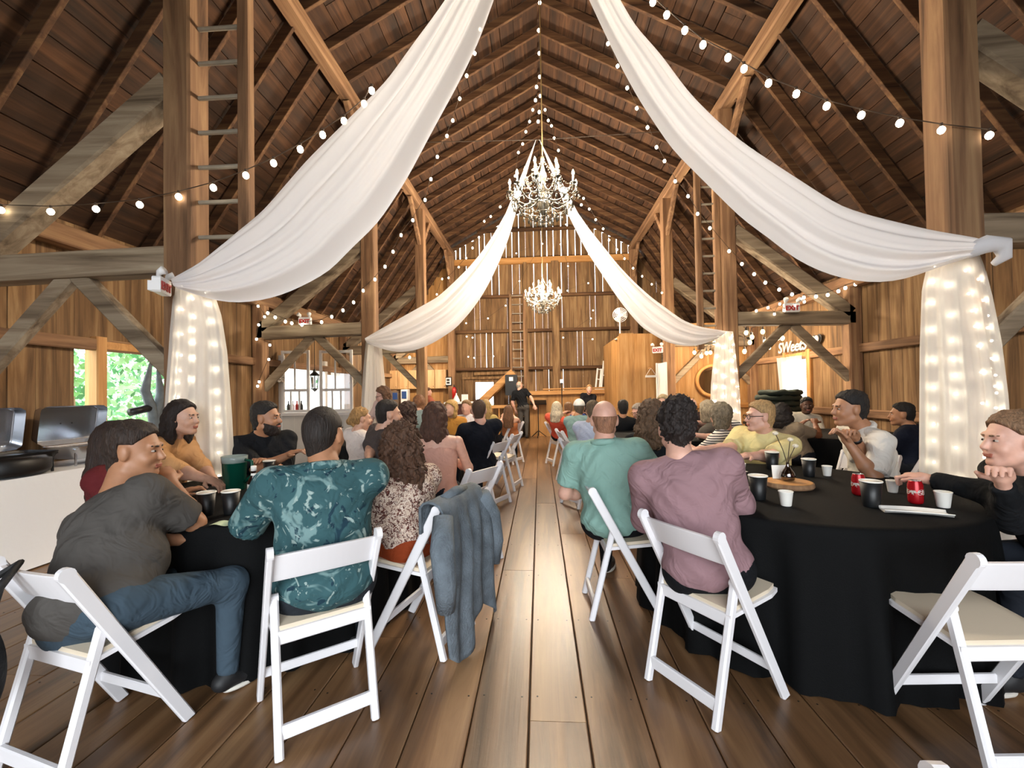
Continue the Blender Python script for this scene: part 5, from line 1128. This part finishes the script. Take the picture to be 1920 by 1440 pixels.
    ears = lambda G: -np.maximum(np.abs(Yh(G)+.004)-.026, np.maximum(Z(G)-.036, -.06-Z(G)))
    bot = lambda G: -.088-Z(G)
    cu = [front, ears, bot]
    if st == 'buzz': hs = [cap(.005), nape]
    elif st == 'short': hs = [cap(.008), nape, ell(hp(0, .022, .088), np.array([.063, .05, .04])*s, R), ell(hp(0, -.03, .08), np.array([.078, .085, .06])*s, R)]; nz = (.004, 100)
    elif st == 'fringe': hs = [cap(.004), nape]; nz = (.0025, 130); cu = [front, ears, bot, lambda G: (Z(G)-.03+.3*np.maximum(0, Yh(G)))]
    elif st in ('long', 'wavy', 'curly'):
        a = {'long': .0, 'wavy': .006, 'curly': .014}[st]; ln = hair[2] if len(hair) > 2 else .3
        hs = [cap(.016+a)]; cu = []
        dn = np.array([0, 0, -1.]); bk = -f*.35*0
        for sx, yy, rr in ((-.066, -.02, .032), (.066, -.02, .032), (-.04, -.075, .045), (.04, -.075, .045), (0, -.085, .05)):
            q = hp(sx, yy, .0); m = q+dn*ln*.5*s-hf*.015+hr2*sx*.25; e = q+dn*ln*s-f*.03+hr2*sx*.4; hs += [cone(q, m, (rr+a)*s, (rr+a)*1.05*s), cone(m, e, (rr+a)*1.05*s, (rr*.55+a)*s)]
        cu = [lambda G: np.minimum(Yh(G)-.016, .016+1.05*Yh(G)-Z(G))*.7]
        nz = {'long': (.004, 70), 'wavy': (.009, 60), 'curly': (.016, 75)}[st]; kk = .03
    elif st == 'updo': hs = [cap(.014), ell(hp(0, -.03, .09), np.array([.085, .095, .075])*s, R), ell(hp(.01, -.05, .13), np.array([.06, .06, .05])*s, R), cone(hp(0, -.09, .0), hp(0, -.075, -.07), .05*s, .03*s)]; nz = (.012, 95); cu = [front, ears]
    elif st == 'clip': hs = [cap(.014), cone(hp(0, -.09, .03), hp(0, -.13, -.02), .045*s, .04*s), cone(hp(0, -.09, -.03), hp(0, -.07, -.08), .04*s, .025*s)]; nz = (.006, 80); cu = [front, ears]
    elif st == 'bob': hs = [cap(.024), cone(hp(-.06, -.02, 0), hp(-.06, -.03, -.1), .045*s, .04*s), cone(hp(.06, -.02, 0), hp(.06, -.03, -.1), .045*s, .04*s), cone(hp(0, -.07, 0), hp(0, -.06, -.1), .06*s, .05*s)]; nz = (.008, 70); cu = [lambda G: np.minimum(Yh(G)-.014, .018+1.0*Yh(G)-Z(G))*.7]
    elif st == 'cap':
        hs = [cap(.006), nape]; cp = Chunks(); cp.add(solid([cap(.016)], hh2, .02, [lambda G: .035-Z(G)]), 0); cp.add(solid([ell(hp(0, .11, .045), np.array([.07, .075, .012])*s, R)], hh2, .01), 1); co = cp.obj('baseball_cap', [fabric('#e8e6df'), fabric('#d8d6cf')], base, o)
    c = Chunks(); c.add(solid(hs, hh2, kk, cu, nz), 0)
    if c.n: c.obj('hair', [hairm(hc)], base, o)
    if beard:
        c = Chunks(); c.add(solid([ell(hp(0, .03, -.05), np.array([.07, .072, .085])*s, R), ell(hp(0, .07, -.105), np.array([.032, .03, .03])*s, R)], hh2, .03, [lambda G: (Z(G)+.028+.36*np.maximum(0, Yh(G)-.01)), lambda G: .0-Yh(G)-.002, lambda G: -(np.sqrt((X(G)/.022)**2+((Yh(G)-.1)/.04)**2+((Z(G)+.062)/.009)**2)-1)*.009], (.003, 120)), 0); c.add(solid([cone(hp(-.026, .088, -.052), hp(0, .1, -.043), .006*s, .0065*s), cone(hp(.026, .088, -.052), hp(0, .1, -.043), .006*s, .0065*s)], hh2*.7, .004), 0); c.obj('beard', [hairm(beard)], base, o)
    if 'glasses' in extras:
        for sd in (-1, 1): mk('lens_rim', tube([tuple(hp(sd*.033+.024*math.cos(a), .104, .004+.019*math.sin(a))-np.array(base)) for a in np.linspace(0, 2*PI, 15)], .0025, 5, cap=False), M_black, o); mk('temple', tube([tuple(hp(sd*.058, .1, .01)-np.array(base)), tuple(hp(sd*.082, .0, .012)-np.array(base))], .0025, 5), M_black, o)
    if 'collar' in extras:
        ring = [N-u*.008-f*.006+u*(.0-.014*math.sin(a))+r*.066*s*math.cos(a)*(.7+.3*b)+f*.064*s*math.sin(a) for a in np.linspace(0, 2*PI, 25)]
        mk('collar', tube([tuple(q-np.array(base)) for q in ring], .021*s, 8, cap=False), so.data.materials[0], o, smooth=True)
    if 'watch' in extras: sd, S_, E, Wd = arms[1 if 'watchR' in extras else 0]; q = Wd-(Wd-E)*.06; d_ = _n(Wd-E); t = tube([tuple(q-d_*.012-np.array(base)), tuple(q+d_*.012-np.array(base))], .033*s, 12); mk('wristwatch', t, M_black, o, smooth=True)
    PEOPLE.append(o); return o
def wp(px, py, Y): return np.array(at_y(px, py, Y))
M_haw = pattern('teal_hawaiian_print', '#34555a', ['#6f8c8c', '#1b3441', '#8fa29e'], 5.5, .57)
M_flo = pattern('maroon_floral_print', '#cbb5a3', ['#4a2420', '#6d4038', '#e2d3c4'], 26, .50)
M_str = pattern('navy_stripe_print', '#e6e2da', ['#26262c'], 13, .3, 'stripe')
# --- table beside the big window
person('man in a dark grey T-shirt and jeans leaning on his hand at the black table', 254, 846, 1.98, (-1.78, 1.66), -22, -72, pitch=-4, nd=.185, curl=1.3, skn='tan', hair=('short', '#2b1d14'), top='#4b4845', b=1.16, s=1.06, near=2, belly=1.25, pants='#3b4a56',
       Rr=wp(322, 905, 2.12), er=wp(378, 985, 2.1), L=wp(330, 1012, 2.0), el=wp(250, 1010, 1.9), sleeve=.8)
person('woman with long dark hair in a maroon top behind the grey T-shirt man', 222, 832, 2.5, (-2.5, 2.5), -60, -70, skn='tan', hair=('long', '#2a1a12', .36), top='#5c1f22', near=1, L=wp(300, 900, 2.6), Rr=wp(330, 930, 2.45))
person('woman with long straight brown hair in a peach blouse', 343, 785, 3.05, (-2.82, 3.05), -82, -88, skn='fair', hair=('long', '#20130d', .27), top='#c99a6a', style='mid', b=.98, near=2, L=wp(405, 905, 3.0), Rr=wp(400, 905, 2.75))
person('bearded man in a black shirt with folded arms', 500, 785, 3.6, (-2.45, 3.72), -125, -85, skn='tan', hair=('short', '#120d0a'), beard='#241811', top='#15171b', b=1.15, s=1.08, belly=1.2, near=2, L=wp(500, 868, 3.45), Rr=wp(540, 854, 3.42), sleeve=.9, extras=('collar',))
person('man seen from behind in a teal floral shirt', 608, 816, 2.03, (float(C1c.x)+.02, float(C1c.y)+.03), 30, -2, skn='tan', hair=('buzz', '#1d130d'), top=M_haw, b=1.2, s=1.04, belly=1.15, near=2, L=wp(488, 962, 2.2), Rr=wp(640, 900, 2.62), pants='#23282e', sleeve=.95, extras=('collar',))
person('woman with long curly brown hair in a floral blouse', 752, 842, 2.5, (-.74, 2.5), 62, 18, pitch=-10, skn='brown', hair=('curly', '#4d3220', .30), top=M_flo, b=1.02, near=2, L=wp(700, 940, 2.6), Rr=wp(735, 930, 2.9), pants='#8a3a1a', sleeve=.9)
person('man in a dark grey shirt turned toward the stage', 730, 778, 3.98, (-1.52, 4.02), -55, -62, skn='fair', hair=('short', '#1d140f'), top='#4a4240', b=1.15, s=1.02, near=1, L=wp(690, 870, 3.6), Rr=wp(760, 860, 4.0))
person('woman with wavy brown hair in a pink strappy top', 818, 785, 3.72, (-.86, 3.62), 12, -12, skn='pink', hair=('wavy', '#4a2e20', .26), top='#c99a8a', style='tank', b=1.03, near=1, Rr=wp(850, 862, 4.0), er=wp(890, 860, 3.6), L=wp(780, 850, 4.0))
# --- tables behind on that side
person('blond woman with a dark hair clip in a white shirt', 678, 786, 4.85, (-2.05, 4.9), -35, -55, skn='fair', hair=('clip', '#a27c4a'), top='#d9cfc9', near=1)
person('woman with glasses and brown hair leaning over the far side of the table', 718, 742, 6.6, (-2.5, 6.95), 150, 110, pitch=-18, skn='pink', hair=('bob', '#5a3d28'), top='#cdb3a8', near=1, extras=('glasses',))
person('woman with dark curly hair between the grey shirt and the pink top', 766, 778, 5.0, (-1.5, 5.0), -15, -20, hair=('curly', '#3b2418', .2), top='#5a6a6a', near=1)
person('man in a navy blazer seen from behind', 898, 770, 5.15, (-.74, 5.3), 30, 8, skn='pink', hair=('buzz', '#4a3526'), top='#12161f', style='long', b=1.15, s=1.04, near=1)
person('red-haired guest beyond the curly dark hair', 786, 756, 7.4, (-2.05, 7.15), 0, 0, hair=('bob', '#7d5436'), top='#7d8c8c')
person('blond woman in an ochre top beyond the pink top', 845, 767, 6.8, (-1.38, 6.95), 170, 150, hair=('bob', '#c29b5c'), top='#b8823a', near=0)
person('guest in a white shirt facing the room', 874, 765, 7.4, (-1.25, 7.4), 160, 170, skn='pink', hair=('short', '#8a6a45'), top='#dcd8dc')
person('blond woman in a yellow patterned dress by the stairs', 911, 764, 7.9, (-1.0, 8.0), -10, -5, hair=('wavy', '#a98a55', .2), top='#a8935a')
person('child with long light brown hair and bare shoulders on the aisle', 953, 772, 8.4, (-.58, 8.55), 10, 0, hair=('long', '#6b4a30', .3), top='#b5744a', style='tank', s=.92)
person('standing man in a black shirt and grey trousers beside the music stand', 974, 723, 13.1, (-.5, 13.05), -10, -40, skn='pink', hair=('fringe', '#9a948a'), top='#14161a', pants='#4a4744', stand=True, b=1.05, Rr=wp(1003, 762, 12.8), near=1)
person('helper with short hair standing at the kitchen counter', 803, 735, 12.2, (-3.02, 12.3), -60, -70, skn='pink', hair=('short', '#5a3d28'), top='#a8604a', stand=True, s=.93)
# --- table with the red cans
person('bald man in a green polo shirt seen from behind', 1133, 788, 2.95, (.46, 2.9), -20, -3, skn='pink', hair=('fringe', '#94694f'), top='#84a89e', b=1.16, s=1.04, belly=1.15, near=2, Rr=wp(1230, 900, 3.2), L=wp(1110, 925, 3.2), pants='#0d0f14', extras=('collar',))
person('woman with a dark curly updo in a mauve top', 1268, 806, 2.3, (float(C3c.x), float(C3c.y)+.02), -20, -6, skn='pink', hair=('updo', '#1d120e'), top='#8f7176', style='mid', b=1.16, belly=1.1, near=2, Rr=wp(1400, 985, 2.5), er=wp(1405, 1010, 2.3), L=wp(1250, 960, 2.6), pants='#101216')
person('woman with wavy greying brown hair in black beside the green polo', 1222, 785, 3.6, (.98, 3.72), -30, -10, hair=('curly', '#5d4632', .18), top='#15181c', style='long', near=1)
person('man with glasses in a pale yellow shirt reaching across the table', 1424, 782, 3.95, (2.0, 4.1), 125, 92, skn='pink', hair=('short', '#a8885c'), top='#dccf96', b=1.2, s=1.06, belly=1.3, near=2, L=wp(1392, 858, 3.5), Rr=wp(1318, 842, 3.9), er=wp(1390, 838, 4.0), extras=('glasses',), sleeve=.9)
person('grey-haired woman in a striped blouse seen from behind', 1350, 780, 4.75, (1.98, 4.9), 40, 20, skn='pink', hair=('bob', '#7d725f'), top=M_str, b=1.1, near=1)
person('dark-haired man in a white shirt with clasped hands', 1592, 768, 3.5, (2.62, 3.55), 82, 86, skn='tan', hair=('short', '#120d0b'), top='#dcd8d0', b=1.1, s=1.07, near=2, L=wp(1592, 832, 3.25), Rr=wp(1604, 822, 3.36), el=wp(1550, 900, 3.1), er=wp(1650, 900, 3.3), curl=1.2, extras=('watch', 'watchR', 'collar'), sleeve=.9)
person('blond woman in a black top with one hand at her chin', 1898, 828, 2.2, (2.52, 2.22), 85, 82, skn='pink', hair=('clip', '#7d5f45'), top='#101215', style='long', b=1.12, s=1.05, near=2, L=wp(1738, 898, 2.5), Rr=wp(1880, 905, 2.1), curl=1.1)
# --- tables behind on that side
person('woman with long white hair in a coral top', 1044, 767, 8.0, (.36, 8.3), -40, -10, hair=('long', '#cfc2a8', .2), top='#e0604a', style='short')
person('guest in a blue shirt between the coral top and the white cap', 1066, 767, 8.6, (.8, 8.5), -10, 0, skn='tan', hair=('short', '#7a5a3a'), top='#3b4f9a')
person('man in a white cap and sage shirt', 1086, 765, 6.8, (.55, 6.7), -45, -5, skn='tan', hair=('cap', '#6a5a48'), top='#7d9a98', b=1.1, near=1)
person('guest in a pale blue shirt next to the green polo', 1112, 772, 5.4, (.6, 5.35), -40, -10, hair=('short', '#6b5a45'), top='#c3cfe6', b=1.08, near=1)
person('woman in a black top sitting before the stage facing the room', 1105, 730, 12.7, (1.3, 12.9), 175, 178, skn='pink', hair=('clip', '#b08a5a'), top='#15161c', near=0, style='short')
person('dark-haired man in a black shirt near the closet', 1168, 766, 6.9, (1.22, 7.0), -10, -5, skn='tan', hair=('short', '#14100d'), top='#121316')
person('grey-haired man with glasses looking down in a dark shirt', 1196, 772, 7.5, (1.68, 7.55), 150, 120, pitch=-20, skn='pink', hair=('short', '#9a9084'), top='#22211f', near=1, extras=('glasses',))
person('grey blond guest behind the dark updo', 1243, 756, 7.3, (2.1, 7.35), 150, 150, skn='pink', hair=('bob', '#b09a74'), top='#d6d2cc')
person('pink-faced balding man behind the dark updo', 1296, 762, 7.2, (2.45, 7.0), 140, 140, skn='pink', hair=('fringe', '#b5a692'), top='#3a2a28')
person('grey-haired guest beside the yellow shirt man', 1326, 772, 5.6, (2.28, 5.55), 20, 10, skn='pink', hair=('bob', '#a8997f'), top='#5a5650')
person('woman with short dark hair in a white jacket facing the room', 1513, 761, 7.0, (4.05, 7.15), 165, 160, skn='dark', hair=('short', '#0f0b0a'), top='#c9c0ae', near=1)
person('dark-haired guest seen from behind beside the bud vase', 1466, 777, 5.7, (3.2, 5.7), -60, -30, skn='brown', hair=('wavy', '#1c1310', .12), top='#8a7a66', near=1)
person('guest in a navy jacket by the sheer lit drape', 1690, 778, 5.1, (4.05, 5.02), 30, 60, skn='tan', hair=('short', '#0e0b0b'), top='#141a2a', style='long', near=1, b=1.08)
